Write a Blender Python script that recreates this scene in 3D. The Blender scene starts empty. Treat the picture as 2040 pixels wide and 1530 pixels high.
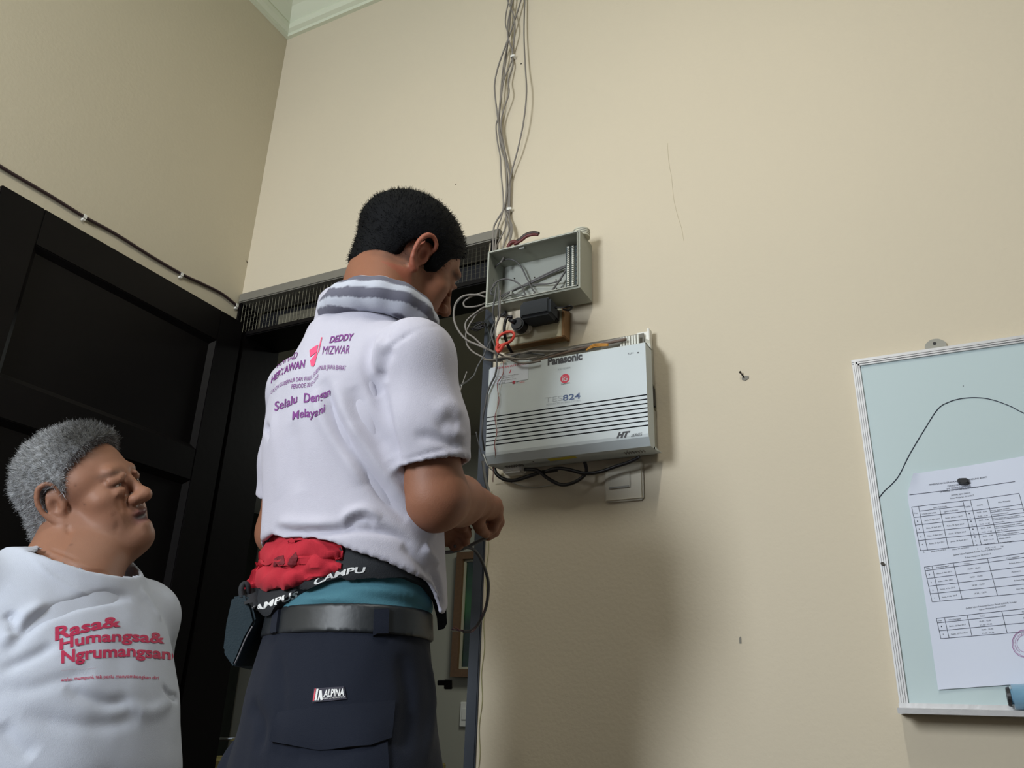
import bpy, bmesh, math, random
import numpy as np
from mathutils import Vector, Matrix
from mathutils.bvhtree import BVHTree

rnd = random.Random(7)
scene = bpy.context.scene
col = scene.collection

# ------------------------------------------------------------------ camera, light, exposure
CAM = np.array([0.0, -1.531, 0.93])
CR = np.array([0.89400205, 0.4470067, 0.03074634])
CU = np.array([0.14402507, -0.35166905, 0.92497873])
CF = np.array([-0.42428423, 0.82250464, 0.37877303])
FPX = 1611.8
cam_data = bpy.data.cameras.new('camera')
cam = bpy.data.objects.new('camera', cam_data)
col.objects.link(cam)
cam_data.sensor_width = 36.0
cam_data.lens = FPX / 2040.0 * 36.0
cam_data.clip_start = 0.02
cam.matrix_world = Matrix(((CR[0], CU[0], -CF[0], CAM[0]), (CR[1], CU[1], -CF[1], CAM[1]),
                           (CR[2], CU[2], -CF[2], CAM[2]), (0, 0, 0, 1)))
scene.camera = cam
scene.view_settings.view_transform = 'Standard'
scene.view_settings.look = 'None'
scene.view_settings.gamma = 1.0
scene.view_settings.use_curve_mapping = False
scene.view_settings.exposure = -0.06

world = bpy.data.worlds.new('world')
scene.world = world
world.use_nodes = True
world.node_tree.nodes['Background'].inputs[0].default_value = (0.75, 0.85, 1.0, 1)
world.node_tree.nodes['Background'].inputs[1].default_value = 0.3


def area(name, loc, target, sx, sy, power, color, spread=180):
    l = bpy.data.lights.new(name, 'AREA')
    l.shape = 'RECTANGLE'
    l.size = sx
    l.size_y = sy
    l.energy = power
    l.color = color
    l.spread = math.radians(spread)
    o = bpy.data.objects.new(name, l)
    o.location = loc
    d = Vector(target) - Vector(loc)
    o.rotation_euler = d.to_track_quat('-Z', 'Y').to_euler()
    col.objects.link(o)
    return o


# daylight through the window behind the camera on the left; a tube lamp on the ceiling; added fills at the right and in the next room
area('window_light', (-1.15, -2.93, 1.85), (-0.35, 0.0, 1.35), 0.55, 0.85, 60.0, (0.88, 0.94, 1.0))
area('side_fill_light', (2.2, -2.2, 1.2), (0.1, 0.0, 0.9), 0.8, 1.0, 2.5, (0.74, 0.86, 1.0))  # added cool fill for the lower right wall, no window on that side
area('tube_light', (-0.16, -1.45, 2.98), (-0.16, -1.45, 0.0), 0.05, 0.80, 17.0, (1.0, 0.97, 0.90))
area('next_room_fill', (-1.4, 1.5, 2.35), (-1.4, 1.6, 0.0), 0.5, 0.5, 13.0, (0.95, 1.0, 0.93))  # added fill so that the next room is not too dark


def PY(px, py, y):
    d = CF + CR * (px - 1020) / FPX - CU * (py - 765) / FPX
    return CAM + d * ((y - CAM[1]) / d[1])


def PX(px, py, x):
    d = CF + CR * (px - 1020) / FPX - CU * (py - 765) / FPX
    return CAM + d * ((x - CAM[0]) / d[0])


def PD(px, py, dep):
    d = CF + CR * (px - 1020) / FPX - CU * (py - 765) / FPX
    return CAM + d * dep


# ------------------------------------------------------------------ materials
def lin(c):
    return tuple((v / 12.92 if v <= 0.04045 else ((v + 0.055) / 1.055) ** 2.4) for v in c)


def S(r, g, b):
    return lin((r / 255.0, g / 255.0, b / 255.0)) + (1.0,)


def mat(name, c, rough=0.6, metal=0.0, var=0.06, scale=30.0, bump=0.0, bscale=200.0, spec=0.5,
        attr=None, c2=None, c2scale=2.0, c2amt=0.5, sheen=0.0, sss=0.0, coat=0.0):
    m = bpy.data.materials.new(name)
    m.use_nodes = True
    nt = m.node_tree
    N = nt.nodes
    L = nt.links
    b = N['Principled BSDF']
    b.inputs['Roughness'].default_value = rough
    b.inputs['Metallic'].default_value = metal
    b.inputs['Specular IOR Level'].default_value = spec
    if coat:
        b.inputs['Coat Weight'].default_value = coat
    if sheen:
        b.inputs['Sheen Weight'].default_value = sheen
    if sss:
        b.inputs['Subsurface Weight'].default_value = sss
        b.inputs['Subsurface Radius'].default_value = (0.012, 0.004, 0.002)
        b.inputs['Subsurface Scale'].default_value = 1.0
    tc = N.new('ShaderNodeTexCoord')
    no = N.new('ShaderNodeTexNoise')
    no.inputs['Scale'].default_value = scale
    no.inputs['Detail'].default_value = 4
    L.new(tc.outputs['Object'], no.inputs['Vector'])
    mr = N.new('ShaderNodeMapRange')
    mr.inputs['To Min'].default_value = 1 - var
    mr.inputs['To Max'].default_value = 1 + var
    L.new(no.outputs['Fac'], mr.inputs['Value'])
    base = None
    if attr:
        a = N.new('ShaderNodeVertexColor')
        a.layer_name = attr
        base = a.outputs['Color']
    else:
        rgb = N.new('ShaderNodeRGB')
        rgb.outputs[0].default_value = c
        base = rgb.outputs[0]
    if c2 is not None:
        n2 = N.new('ShaderNodeTexNoise')
        n2.inputs['Scale'].default_value = c2scale
        n2.inputs['Detail'].default_value = 5
        L.new(tc.outputs['Object'], n2.inputs['Vector'])
        r2 = N.new('ShaderNodeMapRange')
        r2.inputs['From Min'].default_value = 0.45
        r2.inputs['From Max'].default_value = 0.72
        r2.inputs['To Max'].default_value = c2amt
        L.new(n2.outputs['Fac'], r2.inputs['Value'])
        mx = N.new('ShaderNodeMix')
        mx.data_type = 'RGBA'
        L.new(r2.outputs['Result'], mx.inputs['Factor'])
        L.new(base, mx.inputs['A'])
        mx.inputs['B'].default_value = c2
        base = mx.outputs['Result']
    vm = N.new('ShaderNodeVectorMath')
    vm.operation = 'SCALE'
    L.new(base, vm.inputs[0])
    L.new(mr.outputs['Result'], vm.inputs['Scale'])
    L.new(vm.outputs['Vector'], b.inputs['Base Color'])
    if bump:
        nb = N.new('ShaderNodeTexNoise')
        nb.inputs['Scale'].default_value = bscale
        nb.inputs['Detail'].default_value = 3
        L.new(tc.outputs['Object'], nb.inputs['Vector'])
        bp = N.new('ShaderNodeBump')
        bp.inputs['Strength'].default_value = bump
        bp.inputs['Distance'].default_value = 0.002
        L.new(nb.outputs['Fac'], bp.inputs['Height'])
        L.new(bp.outputs['Normal'], b.inputs['Normal'])
    return m


M = {}
M['wall'] = mat('cream_plaster', S(208, 196, 173), 0.75, var=0.015, scale=3, bump=0.25, bscale=120, c2=S(198, 189, 168), c2scale=1.3, c2amt=0.35)
M['wallside'] = mat('cream_plaster_side', S(206, 196, 172), 0.8, var=0.015, scale=3, bump=0.2, bscale=120, c2=S(196, 185, 160), c2scale=1.3, c2amt=0.35)
M['ceil'] = mat('ceiling_paint', S(214, 216, 196), 0.8, var=0.02)
M['plaster'] = mat('moulding_plaster', S(214, 218, 196), 0.55, var=0.02, scale=8)
M['wall_rear'] = mat('dark_unseen_plaster', S(96, 86, 72), 0.8, var=0.02)  # for the unseen walls, darkened to cut the bounce light
M['floor'] = mat('floor_tile', S(62, 54, 46), 0.4, var=0.05)  # floor out of view, kept dark so that less light bounces back
M['far'] = mat('next_room_paint', S(168, 166, 152), 0.85, var=0.03, scale=2)
M['ebony'] = mat('black_stained_wood', S(13, 11, 12), 0.42, var=0.25, scale=14, bump=0.1, bscale=60, spec=0.14)
M['frame_grey'] = mat('weathered_grey_paint', S(120, 116, 106), 0.6, var=0.1, scale=40)
M['slate'] = mat('slate_blue_paint', S(38, 45, 56), 0.55, var=0.12, scale=25)
M['wire'] = mat('galvanised_wire', S(112, 110, 96), 0.4, metal=0.6)
M['black'] = mat('black_plastic', S(22, 22, 26), 0.45, var=0.1)
M['blacksoft'] = mat('matt_black_plastic', S(38, 44, 52), 0.6, var=0.1, bump=0.2, bscale=500)
M['grey_plastic'] = mat('grey_plastic', S(158, 160, 148), 0.5, var=0.03)
M['grey_inner'] = mat('grey_plastic_inside', S(160, 163, 155), 0.6, var=0.04)
M['pbx'] = mat('pale_grey_plastic', S(196, 204, 206), 0.45, var=0.015)
M['pbx_side'] = mat('pale_grey_casing', S(186, 186, 176), 0.5, var=0.03)
M['groove'] = mat('dark_slot', S(58, 62, 70), 0.7)
M['vent'] = mat('vent_grey', S(126, 124, 120), 0.7)
M['white'] = mat('white_plastic', S(232, 230, 222), 0.4, var=0.02)
M['ivory'] = mat('ivory_plastic', S(226, 216, 196), 0.45, var=0.03, c2=S(170, 140, 90), c2scale=30, c2amt=0.3)
M['wood_edge'] = mat('yellowed_wood', S(150, 112, 70), 0.6, var=0.15, scale=30)
M['board_beige'] = mat('beige_board', S(204, 196, 168), 0.6, var=0.03)
M['cable_grey'] = mat('grey_cable', S(128, 122, 116), 0.5, var=0.05)
M['cable_dark'] = mat('dark_grey_cable', S(88, 88, 88), 0.5)
M['cable_brown'] = mat('brown_black_cable', S(52, 34, 36), 0.5)
M['cable_black'] = mat('black_cable', S(20, 17, 20), 0.4)
M['cable_white'] = mat('white_thin_wire', S(190, 188, 176), 0.5)
M['cable_red'] = mat('red_thin_wire', S(150, 92, 92), 0.5)
M['wire_violet'] = mat('violet_thin_wire', S(120, 84, 104), 0.5)
M['wire_olive'] = mat('olive_thin_wire', S(166, 164, 120), 0.5)
M['orange_red'] = mat('orange_red_plastic', S(240, 84, 70), 0.35, var=0.03)
M['orange'] = mat('orange_ribbon', S(190, 132, 44), 0.5)
M['text_dark'] = mat('dark_print', S(62, 62, 66), 0.6)
M['text_mid'] = mat('grey_print', S(110, 112, 116), 0.6)
M['text_light'] = mat('silver_print', S(160, 166, 170), 0.35)
M['text_blue'] = mat('slate_blue_print', S(72, 90, 128), 0.5)
M['text_red'] = mat('red_print', S(205, 60, 80), 0.6)
M['paper_sticker'] = mat('pale_sticker', S(210, 216, 226), 0.5, var=0.01)
M['yellow'] = mat('yellow_sticker', S(200, 186, 60), 0.6)
M['wbsurf'] = mat('mint_board_enamel', S(192, 208, 210), 0.3, var=0.01, scale=4)
M['alu'] = mat('weathered_aluminium', S(205, 204, 204), 0.45, metal=0.35, var=0.07, scale=60, bump=0.2, bscale=90)
M['alu_line'] = mat('dark_seam', S(108, 106, 110), 0.6)
M['paper'] = mat('white_paper', S(216, 222, 238), 0.7, var=0.01)
M['ink'] = mat('black_ink', S(48, 52, 68), 0.7)
M['stamp'] = mat('violet_stamp_ink', S(160, 100, 150), 0.7)
M['brownframe'] = mat('brown_carved_wood', S(104, 76, 48), 0.5, var=0.3, scale=60)
M['green_pic'] = mat('dark_green_picture', S(24, 42, 28), 0.25, var=0.3, scale=6, c2=S(44, 92, 44), c2scale=4, c2amt=0.8)
M['cream_liner'] = mat('cream_liner', S(176, 172, 150), 0.6)
M['cabinet_dark'] = mat('dark_cabinet_pattern', S(34, 38, 32), 0.7, var=0.6, scale=22)
M['chrome'] = mat('chrome', S(225, 228, 226), 0.12, metal=1.0)
M['brass'] = mat('brass', S(150, 138, 100), 0.3, metal=0.8)
M['tan'] = mat('tan_table_top', S(142, 130, 78), 0.5, var=0.08)
M['screw'] = mat('dark_screw', S(60, 54, 48), 0.4, metal=0.6)
M['pin'] = mat('white_terminal_pin', S(216, 216, 206), 0.4)
M['tblock'] = mat('dark_terminal_block', S(46, 58, 58), 0.6)
M['red_handle'] = mat('dark_red_rubber', S(98, 40, 40), 0.5)
M['dark_handle'] = mat('dark_brown_rubber', S(54, 40, 38), 0.5)
M['dirt'] = mat('dark_wall_scuff', S(92, 78, 60), 0.9)
M['plug_grey'] = mat('filler_plug', S(128, 124, 114), 0.7)


# ------------------------------------------------------------------ object helpers
def tag(o, label=None, cat=None, group=None, kind=None):
    if label: o['label'] = label
    if cat: o['category'] = cat
    if group: o['group'] = group
    if kind: o['kind'] = kind
    return o


def link(name, me, m=None, parent=None, smooth=False):
    o = bpy.data.objects.new(name, me)
    col.objects.link(o)
    if m is not None:
        for mm in (m if isinstance(m, (list, tuple)) else [m]):
            me.materials.append(mm)
    if smooth:
        me.polygons.foreach_set('use_smooth', [True] * len(me.polygons))
    if parent is not None:
        o.parent = parent
        o.matrix_parent_inverse = parent.matrix_basis.inverted()
    return o


def empty(name, loc, label, cat, group=None, kind=None):
    o = bpy.data.objects.new(name, None)
    o.empty_display_size = 0.05
    o.location = loc
    col.objects.link(o)
    return tag(o, label, cat, group, kind)


class MB:
    def __init__(s):
        s.v = []
        s.f = []
        s.mi = []

    def add(s, vs, fs, mi=0):
        n = len(s.v)
        s.v += [tuple(float(q) for q in p) for p in vs]
        s.f += [tuple(i + n for i in f) for f in fs]
        s.mi += [mi] * len(fs)
        return s

    def box(s, a, b, mi=0):
        x0, y0, z0 = [min(a[i], b[i]) for i in range(3)]
        x1, y1, z1 = [max(a[i], b[i]) for i in range(3)]
        return s.add([(x0, y0, z0), (x1, y0, z0), (x1, y1, z0), (x0, y1, z0), (x0, y0, z1), (x1, y0, z1), (x1, y1, z1), (x0, y1, z1)],
                     [(0, 3, 2, 1), (4, 5, 6, 7), (0, 1, 5, 4), (1, 2, 6, 5), (2, 3, 7, 6), (3, 0, 4, 7)], mi)

    def prism(s, ring0, ring1, mi=0, caps=True):
        n = len(ring0)
        fs = [(i, (i + 1) % n, n + (i + 1) % n, n + i) for i in range(n)]
        if caps:
            fs += [tuple(range(n - 1, -1, -1)), tuple(range(n, 2 * n))]
        return s.add(list(ring0) + list(ring1), fs, mi)

    def bar(s, a, b, r, n=6, mi=0, r2=None):
        a = np.array(a, float); b = np.array(b, float)
        d = b - a
        d = d / (np.linalg.norm(d) + 1e-9)
        t = np.array([0, 0, 1.0]) if abs(d[2]) < 0.9 else np.array([1.0, 0, 0])
        p = np.cross(d, t); p /= np.linalg.norm(p)
        q = np.cross(d, p)
        r2 = r if r2 is None else r2
        c0 = [a + r * (p * math.cos(2 * math.pi * i / n) + q * math.sin(2 * math.pi * i / n)) for i in range(n)]
        c1 = [b + r2 * (p * math.cos(2 * math.pi * i / n) + q * math.sin(2 * math.pi * i / n)) for i in range(n)]
        return s.prism(c0, c1, mi)

    def mesh(s, name):
        me = bpy.data.meshes.new(name)
        me.from_pydata(s.v, [], s.f)
        me.polygons.foreach_set('material_index', s.mi)
        me.update()
        return me

    def build(s, name, m, parent=None, smooth=False, bevel=0.0, seg=2):
        me = s.mesh(name)
        if bevel > 0:
            bm = bmesh.new()
            bm.from_mesh(me)
            bmesh.ops.recalc_face_normals(bm, faces=bm.faces)
            bmesh.ops.bevel(bm, geom=[e for e in bm.edges if e.calc_face_angle(0) > 0.6], offset=bevel, segments=seg, affect='EDGES', clamp_overlap=True)
            bm.to_mesh(me)
            bm.free()
        else:
            bm = bmesh.new()
            bm.from_mesh(me)
            bmesh.ops.recalc_face_normals(bm, faces=bm.faces)
            bm.to_mesh(me)
            bm.free()
        o = link(name, me, m, parent, smooth)
        if bevel > 0:
            bm2 = None
            me.polygons.foreach_set('use_smooth', [True] * len(me.polygons))
            try:
                me.set_sharp_from_angle(angle=math.radians(35))
            except Exception:
                pass
        return o


def spline(pts, n=10):
    P = [np.array(p, float) for p in pts]
    P = [2 * P[0] - P[1]] + P + [2 * P[-1] - P[-2]]
    out = []
    for i in range(1, len(P) - 2):
        for k in range(n):
            t = k / n
            a, b, c, d = P[i - 1], P[i], P[i + 1], P[i + 2]
            out.append(0.5 * ((2 * b) + (-a + c) * t + (2 * a - 5 * b + 4 * c - d) * t * t + (-a + 3 * b - 3 * c + d) * t ** 3))
    out.append(P[-2])
    return out


def tube_mb(mb, pts, r, n=8, sub=8, mi=0, flat=None, rs=None):
    C = spline(pts, sub) if sub > 1 else [np.array(p, float) for p in pts]
    T = []
    for i in range(len(C)):
        d = C[min(i + 1, len(C) - 1)] - C[max(i - 1, 0)]
        T.append(d / (np.linalg.norm(d) + 1e-9))
    up = np.array([0, 0, 1.0]) if abs(T[0][2]) < 0.8 else np.array([1.0, 0, 0])
    nrm = np.cross(T[0], up)
    nrm /= np.linalg.norm(nrm)
    vs = []
    for i in range(len(C)):
        nrm = nrm - T[i] * (nrm @ T[i])
        nrm /= np.linalg.norm(nrm) + 1e-9
        bi = np.cross(T[i], nrm)
        rr = r if rs is None else r * np.interp(i / (len(C) - 1), np.linspace(0, 1, len(rs)), rs)
        for k in range(n):
            a = 2 * math.pi * k / n
            vs.append(C[i] + rr * (nrm * math.cos(a) + bi * math.sin(a)))
    fs = []
    for i in range(len(C) - 1):
        for k in range(n):
            fs.append((i * n + k, i * n + (k + 1) % n, (i + 1) * n + (k + 1) % n, (i + 1) * n + k))
    fs.append(tuple(range(n - 1, -1, -1)))
    fs.append(tuple(range((len(C) - 1) * n, len(C) * n)))
    mb.add(vs, fs, mi)
    return mb


def cable(name, pts, r, m, label=None, cat='cable', parent=None, group=None, sub=8, n=8):
    o = tube_mb(MB(), pts, r, n, sub).build(name, m, parent, smooth=True)
    if parent is None:
        tag(o, label, cat, group)
    return o


_fontcache = {}


def textmesh(txt, bold=0.0, shear=0.0):
    key = (txt, bold, shear)
    if key in _fontcache:
        return _fontcache[key]
    cu = bpy.data.curves.new('tmp_text', 'FONT')
    cu.body = txt
    cu.offset = bold
    cu.shear = shear
    cu.resolution_u = 3
    o = bpy.data.objects.new('tmp_text', cu)
    col.objects.link(o)
    dg = bpy.context.evaluated_depsgraph_get()
    me = bpy.data.meshes.new_from_object(o.evaluated_get(dg))
    v = np.array([tuple(p.co) for p in me.vertices])
    f = [tuple(p.vertices) for p in me.polygons]
    bpy.data.objects.remove(o)
    bpy.data.curves.remove(cu)
    bpy.data.meshes.remove(me)
    v[:, 0] -= v[:, 0].min()
    w = v[:, 0].max()
    _fontcache[key] = (v[:, :2].copy(), f, w)
    return _fontcache[key]


CAPH = 0.729  # cap height of the built-in font at size 1 (approx.)


def lettering(parent, txt, m, origin, udir, vdir, width, height, name='lettering', bold=0.0, shear=0.0, label=None, mb=None, lift=(0, 0, 0)):
    v, f, w = textmesh(txt, bold, shear)
    o = np.array(origin, float) + np.array(lift)
    u = np.array(udir, float); vv = np.array(vdir, float)
    pts = [o + u * (p[0] / w * width) + vv * (p[1] / CAPH * height) for p in v]
    if mb is not None:
        mb.add(pts, f)
        return None
    ob = MB().add(pts, f).build(name, m, parent)
    if label: ob['label'] = label
    return ob


def lettering_px(parent, txt, m, bl, br, cap, y, name='lettering', bold=0.0, shear=0.0, label=None, mb=None):
    """lettering on a plane y=const; baseline from bl to br (photo frame), cap = point at cap height above bl"""
    a, b, c = PY(*bl, y), PY(*br, y), PY(*cap, y)
    u = b - a
    w = np.linalg.norm(u)
    vv = c - a
    return lettering(parent, txt, m, a, u / w, np.array([0, 0, 1.0]), w, abs(vv[2]), name, bold, shear, label, mb)

# ------------------------------------------------------------------ the room
def struct(name, mb, m, parent=None, **k):
    o = mb.build(name, m, parent, **k)
    if parent is None: o['kind'] = 'structure'
    return o


XC = -1.705          # left wall plane
ZC = 3.06            # where the moulding starts
DX0, DX1, DZ = -1.70, -0.867, 2.055   # doorway opening in the back wall
XR, YB, ZT = 2.45, -3.05, 3.22
w = MB()
w.box((-3.0, 0, 0), (XC - 0.0, 0.13, ZT))
w.box((DX1 + 0.0, 0, 0), (XR, 0.13, ZT))
w.box((XC, 0, DZ + 0.005), (DX1, 0.13, ZT))
struct('wall_back', w, M['wall'])
struct('wall_left', MB().box((XC - 0.12, YB, 0), (XC, 0.0, ZT)), M['wallside'])
struct('wall_right', MB().box((XR, YB, 0), (XR + 0.12, 0.0, ZT)), M['wall_rear'])
w = MB()   # rear wall with the window opening behind the camera
w.box((XC, YB - 0.12, 0), (-1.66, YB, ZT)).box((-0.62, YB - 0.12, 0), (XR, YB, ZT))
w.box((-1.66, YB - 0.12, 0), (-0.62, YB, 1.25)).box((-1.66, YB - 0.12, 2.46), (-0.62, YB, ZT))
struct('wall_rear', w, M['wall_rear'])
struct('floor', MB().box((-5.2, YB, -0.08), (XR, 3.0, 0.0)), M['floor'])
struct('ceiling', MB().box((XC - 0.12, YB - 0.12, ZT), (XR + 0.12, 0.13, ZT + 0.08)), M['ceil'])


def crown(name, along, a0, a1):
    prof = [(0.0, 0.0), (0.012, 0.0), (0.014, 0.010), (0.026, 0.016), (0.032, 0.030), (0.030, 0.038), (0.044, 0.050),
            (0.062, 0.066), (0.086, 0.078), (0.104, 0.082), (0.108, 0.094), (0.122, 0.100), (0.126, 0.112), (0.140, 0.118), (0.144, 0.16), (0, 0.16)]
    r0, r1 = [], []
    for d, z in prof:
        if along == 'x':
            r0.append((a0 + d, -d, ZC + z)); r1.append((a1 - d, -d, ZC + z))
        else:
            r0.append((XC + d, a0, ZC + z)); r1.append((XC + d, a1 - d, ZC + z))
    return struct(name, MB().prism(r0, r1), M['plaster'])


crown('trim_1', 'x', XC, XR)
crown('trim_2', 'y', YB, 0.0)

# next room seen through the doorway
w = MB().box((-5.2, 2.6, 0), (1.0, 2.7, 2.6)).box((-5.3, 0.13, 0), (-5.2, 2.6, 2.6)).box((1.0, 0.13, 0), (1.1, 2.6, 2.6))
struct('wall_far', w, M['far'])
struct('ceiling_far', MB().box((-5.2, 0.13, 2.53), (1.0, 2.6, 2.6)), M['far'])
pf = empty('picture_frame', (-2.3, 2.57, 1.45), 'brown wooden framed dark green picture on the wall of the next room', 'picture')
fx0, fx1, fz0, fz1 = -2.43, -1.75, 1.115, 1.80
def picture_border(x0, x1, z0, z1, wd_, yf, name, m):
    for (p, q) in (((x0, z0), (x0 + wd_, z1)), ((x1 - wd_, z0), (x1, z1)), ((x0 + wd_, z0), (x1 - wd_, z0 + wd_)), ((x0 + wd_, z1 - wd_), (x1 - wd_, z1))):
        MB().box((p[0], yf, p[1]), (q[0], 2.597, q[1])).build(name, m, pf)
picture_border(fx0, fx1, fz0, fz1, 0.042, 2.55, 'frame', M['brownframe'])
picture_border(fx0 + .0421, fx1 - .0421, fz0 + .0421, fz1 - .0421, 0.012, 2.57, 'liner', M['cream_liner'])
MB().box((fx0 + 0.0542, 2.58, fz0 + 0.0542), (fx1 - 0.0542, 2.597, fz1 - 0.0542)).build('picture', M['green_pic'], pf)
sp = empty('switch_plate', (-2.35, 2.59, 0.93), 'narrow white switch plate on the far wall beside the slate jamb', 'switch')
MB().box((-2.375, 2.585, 0.865), (-2.315, 2.6, 0.99)).build('plate', M['white'], sp, bevel=0.003)
MB().box((-2.36, 2.58, 0.9), (-2.33, 2.586, 0.955)).build('rocker', M['white'], sp, bevel=0.001)
cb = empty('cabinet', (-4.5, 2.4, 0), 'tall dark cabinet standing in the next room, left through the doorway', 'cabinet')
MB().box((-5.0, 2.2, 0), (-4.02, 2.595, 2.15)).build('body', M['cabinet_dark'], cb, bevel=0.006)
MB().box((-4.98, 2.18, 0.08), (-4.52, 2.2, 2.10)).build('door', M['cabinet_dark'], cb, bevel=0.004)
MB().box((-4.50, 2.18, 0.08), (-4.04, 2.2, 2.10)).build('door', M['cabinet_dark'], cb, bevel=0.004)

# doorway frame: jambs, head, transom with wire mesh
tr = empty('trim_3', (-1.28, 0.0, 0.0), None, None, kind='structure')
MB().box((DX1, -0.006, 0), (DX1 + 0.0255, 0.125, 1.93)).build('jamb', M['slate'], tr, bevel=0.002)
MB().box((XC + 0.003, -0.01, 0), (-1.655, 0.135, 1.93)).build('jamb', M['ebony'], tr, bevel=0.002)
MB().box((XC + 0.003, -0.008, 1.916), (DX1 + 0.0255, 0.125, 1.932)).build('head', M['ebony'], tr, bevel=0.003)
win = empty('window_1', (-1.27, 0.05, 1.93), None, None, kind='structure')
MB().box((XC + 0.002, -0.012, 2.032), (DX1 + 0.034, 0.07, 2.062)).build('window_frame', M['frame_grey'], win, bevel=0.003)
MB().box((DX1 + 0.008, -0.010, 1.93), (DX1 + 0.0255, 0.07, 2.034)).build('side_bar', M['ebony'], win, bevel=0.002)
MB().box((XC + 0.001, -0.008, 1.93), (XC + 0.012, 0.07, 2.034)).build('side_bar', M['ebony'], win, bevel=0.002)
MB().box((-1.60, 0.055, 1.955), (-1.13, 0.068, 2.0)).build('board', mat('dusty_board', S(96, 92, 78), 0.8), win)
MB().box((XC + 0.01, 0.08, 1.93), (DX1, 0.09, 2.04)).build('backing', M['black'], win)
mb = MB()
x = XC + 0.014
i = 0
while x < DX1 + 0.006:
    mb.bar((x + rnd.uniform(-.0008, .0008), 0.002, 1.932), (x + rnd.uniform(-.0012, .0012), 0.0, 2.034), 0.0005, 4)
    x += 0.0125
zz = 1.942
while zz < 2.03:
    mb.bar((XC + 0.012, 0.0035, zz), (DX1 + 0.008, 0.0035, zz + rnd.uniform(-.001, .001)), 0.00032, 4)
    zz += 0.0125
wm = mb.build('wire_mesh', M['wire'], win)
wm['kind'] = 'stuff'
for (px, py) in ((598, 583), (593, 636), (678, 563), (509, 629)):
    p = PY(px, py, -0.003)
    mb = MB(); mb.bar(p, p + np.array([0, -0.003, 0]), 0.0028, 10)
    mb.build('nail', M['wire'], win)

# dark panelled door leaf, opened flat towards the left wall
d1 = empty('door_1', (-1.66, 0.0, 0.0), None, None, kind='structure')
LX = -1.652         # visible face
LY0, LY1, LZ = -0.742, -0.022, 1.950
T = 0.036
st = 0.095
mb = MB().box((LX - T, LY0, 0.01), (LX, LY0 + 0.10, LZ)); mb.build('stile', M['ebony'], d1, bevel=0.002)
mb = MB().box((LX - T, LY1 - 0.085, 0.01), (LX, LY1, LZ)); mb.build('stile', M['ebony'], d1, bevel=0.002)
rails = [(1.858, LZ), (1.462, 1.545), (1.06, 1.165), (0.62, 0.72), (0.01, 0.2)]
for a, b in rails:
    MB().box((LX - T, LY0 + 0.10, a), (LX, LY1 - 0.085, b)).build('rail', M['ebony'], d1, bevel=0.002)
edges = [(1.545, 1.858), (1.165, 1.462), (0.72, 1.06), (0.2, 0.62)]
for a, b in edges:
    y0, y1 = LY0 + 0.10, LY1 - 0.085
    mb = MB()
    # sloping glazing beads round a recessed panel
    o = [(y0, a), (y1, a), (y1, b), (y0, b)]
    q = 0.014
    n_ = [(y0 + q, a + q), (y1 - q, a + q), (y1 - q, b - q), (y0 + q, b - q)]
    mb.prism([(LX - 0.002, *p) for p in o], [(LX - 0.014, *p) for p in n_], caps=False)
    mb.build('bead', M['ebony'], d1)
    MB().box((LX - 0.024, y0, a), (LX - 0.013, y1, b)).build('panel', M['ebony'], d1)

# things on the tan table in the next room, seen between leaf and trousers
tb = empty('side_table', (-1.95, 0.9, 0.0), 'tan topped table in the next room seen between door and trousers', 'table')
MB().box((-2.35, 0.62, 0.735), (-1.62, 1.2, 0.765)).build('tabletop', M['tan'], tb, bevel=0.004)
for (x, y) in ((-2.3, 0.67), (-1.67, 0.67), (-2.3, 1.15), (-1.67, 1.15)):
    MB().box((x - .02, y - .02, 0), (x + .02, y + .02, 0.735)).build('leg', M['tan'], tb)
rk = empty('chrome_stand', (-2.0, 0.8, 0.765), 'small chrome stand with thin posts and ball tops on the tan table', 'stand')

for (x, y, h) in ((-2.19, 0.80, 0.10), (-2.165, 0.78, 0.115), (-2.215, 0.82, 0.09)):
    MB().bar((x, y, 0.765), (x, y, 0.765 + h), 0.004, 8).build('post', M['brass'], rk)
    bm = bmesh.new(); bmesh.ops.create_uvsphere(bm, u_segments=12, v_segments=8, radius=0.010, matrix=Matrix.Translation((x, y, 0.765 + h + 0.007)))
    me = bpy.data.meshes.new('ball'); bm.to_mesh(me); bm.free(); link('ball', me, M['chrome'], rk, True)
MB().bar((-2.31, 0.80, 0.822), (-2.19, 0.80, 0.826), 0.009, 10, r2=0.004).build('spout', M['chrome'], rk, smooth=True)

# ------------------------------------------------------------------ telephone exchange on the wall
pb = empty('telephone_exchange', (-0.62, 0.0, 1.40), 'pale grey slotted telephone exchange box mounted on the wall beside the doorway', 'telephone box')
X0, X1 = -0.796, -0.4395
YF = -0.100
prof = [(-0.012, 1.426), (-0.070, 1.4185), (-0.0865, 1.4185), (-0.0985, 1.434), (YF, 1.440)]
zz = [1.4565 + i * 0.00905 for i in range(8)]
for z in zz:
    prof += [(YF, z - 0.0013), (YF + 0.004, z - 0.0010), (YF + 0.004, z + 0.0010), (YF, z + 0.0013)]
prof += [(YF, 1.632), (YF + 0.003, 1.635), (-0.055, 1.6355), (-0.055, 1.632), (YF + 0.006, 1.630)]
front = list(prof)
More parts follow.
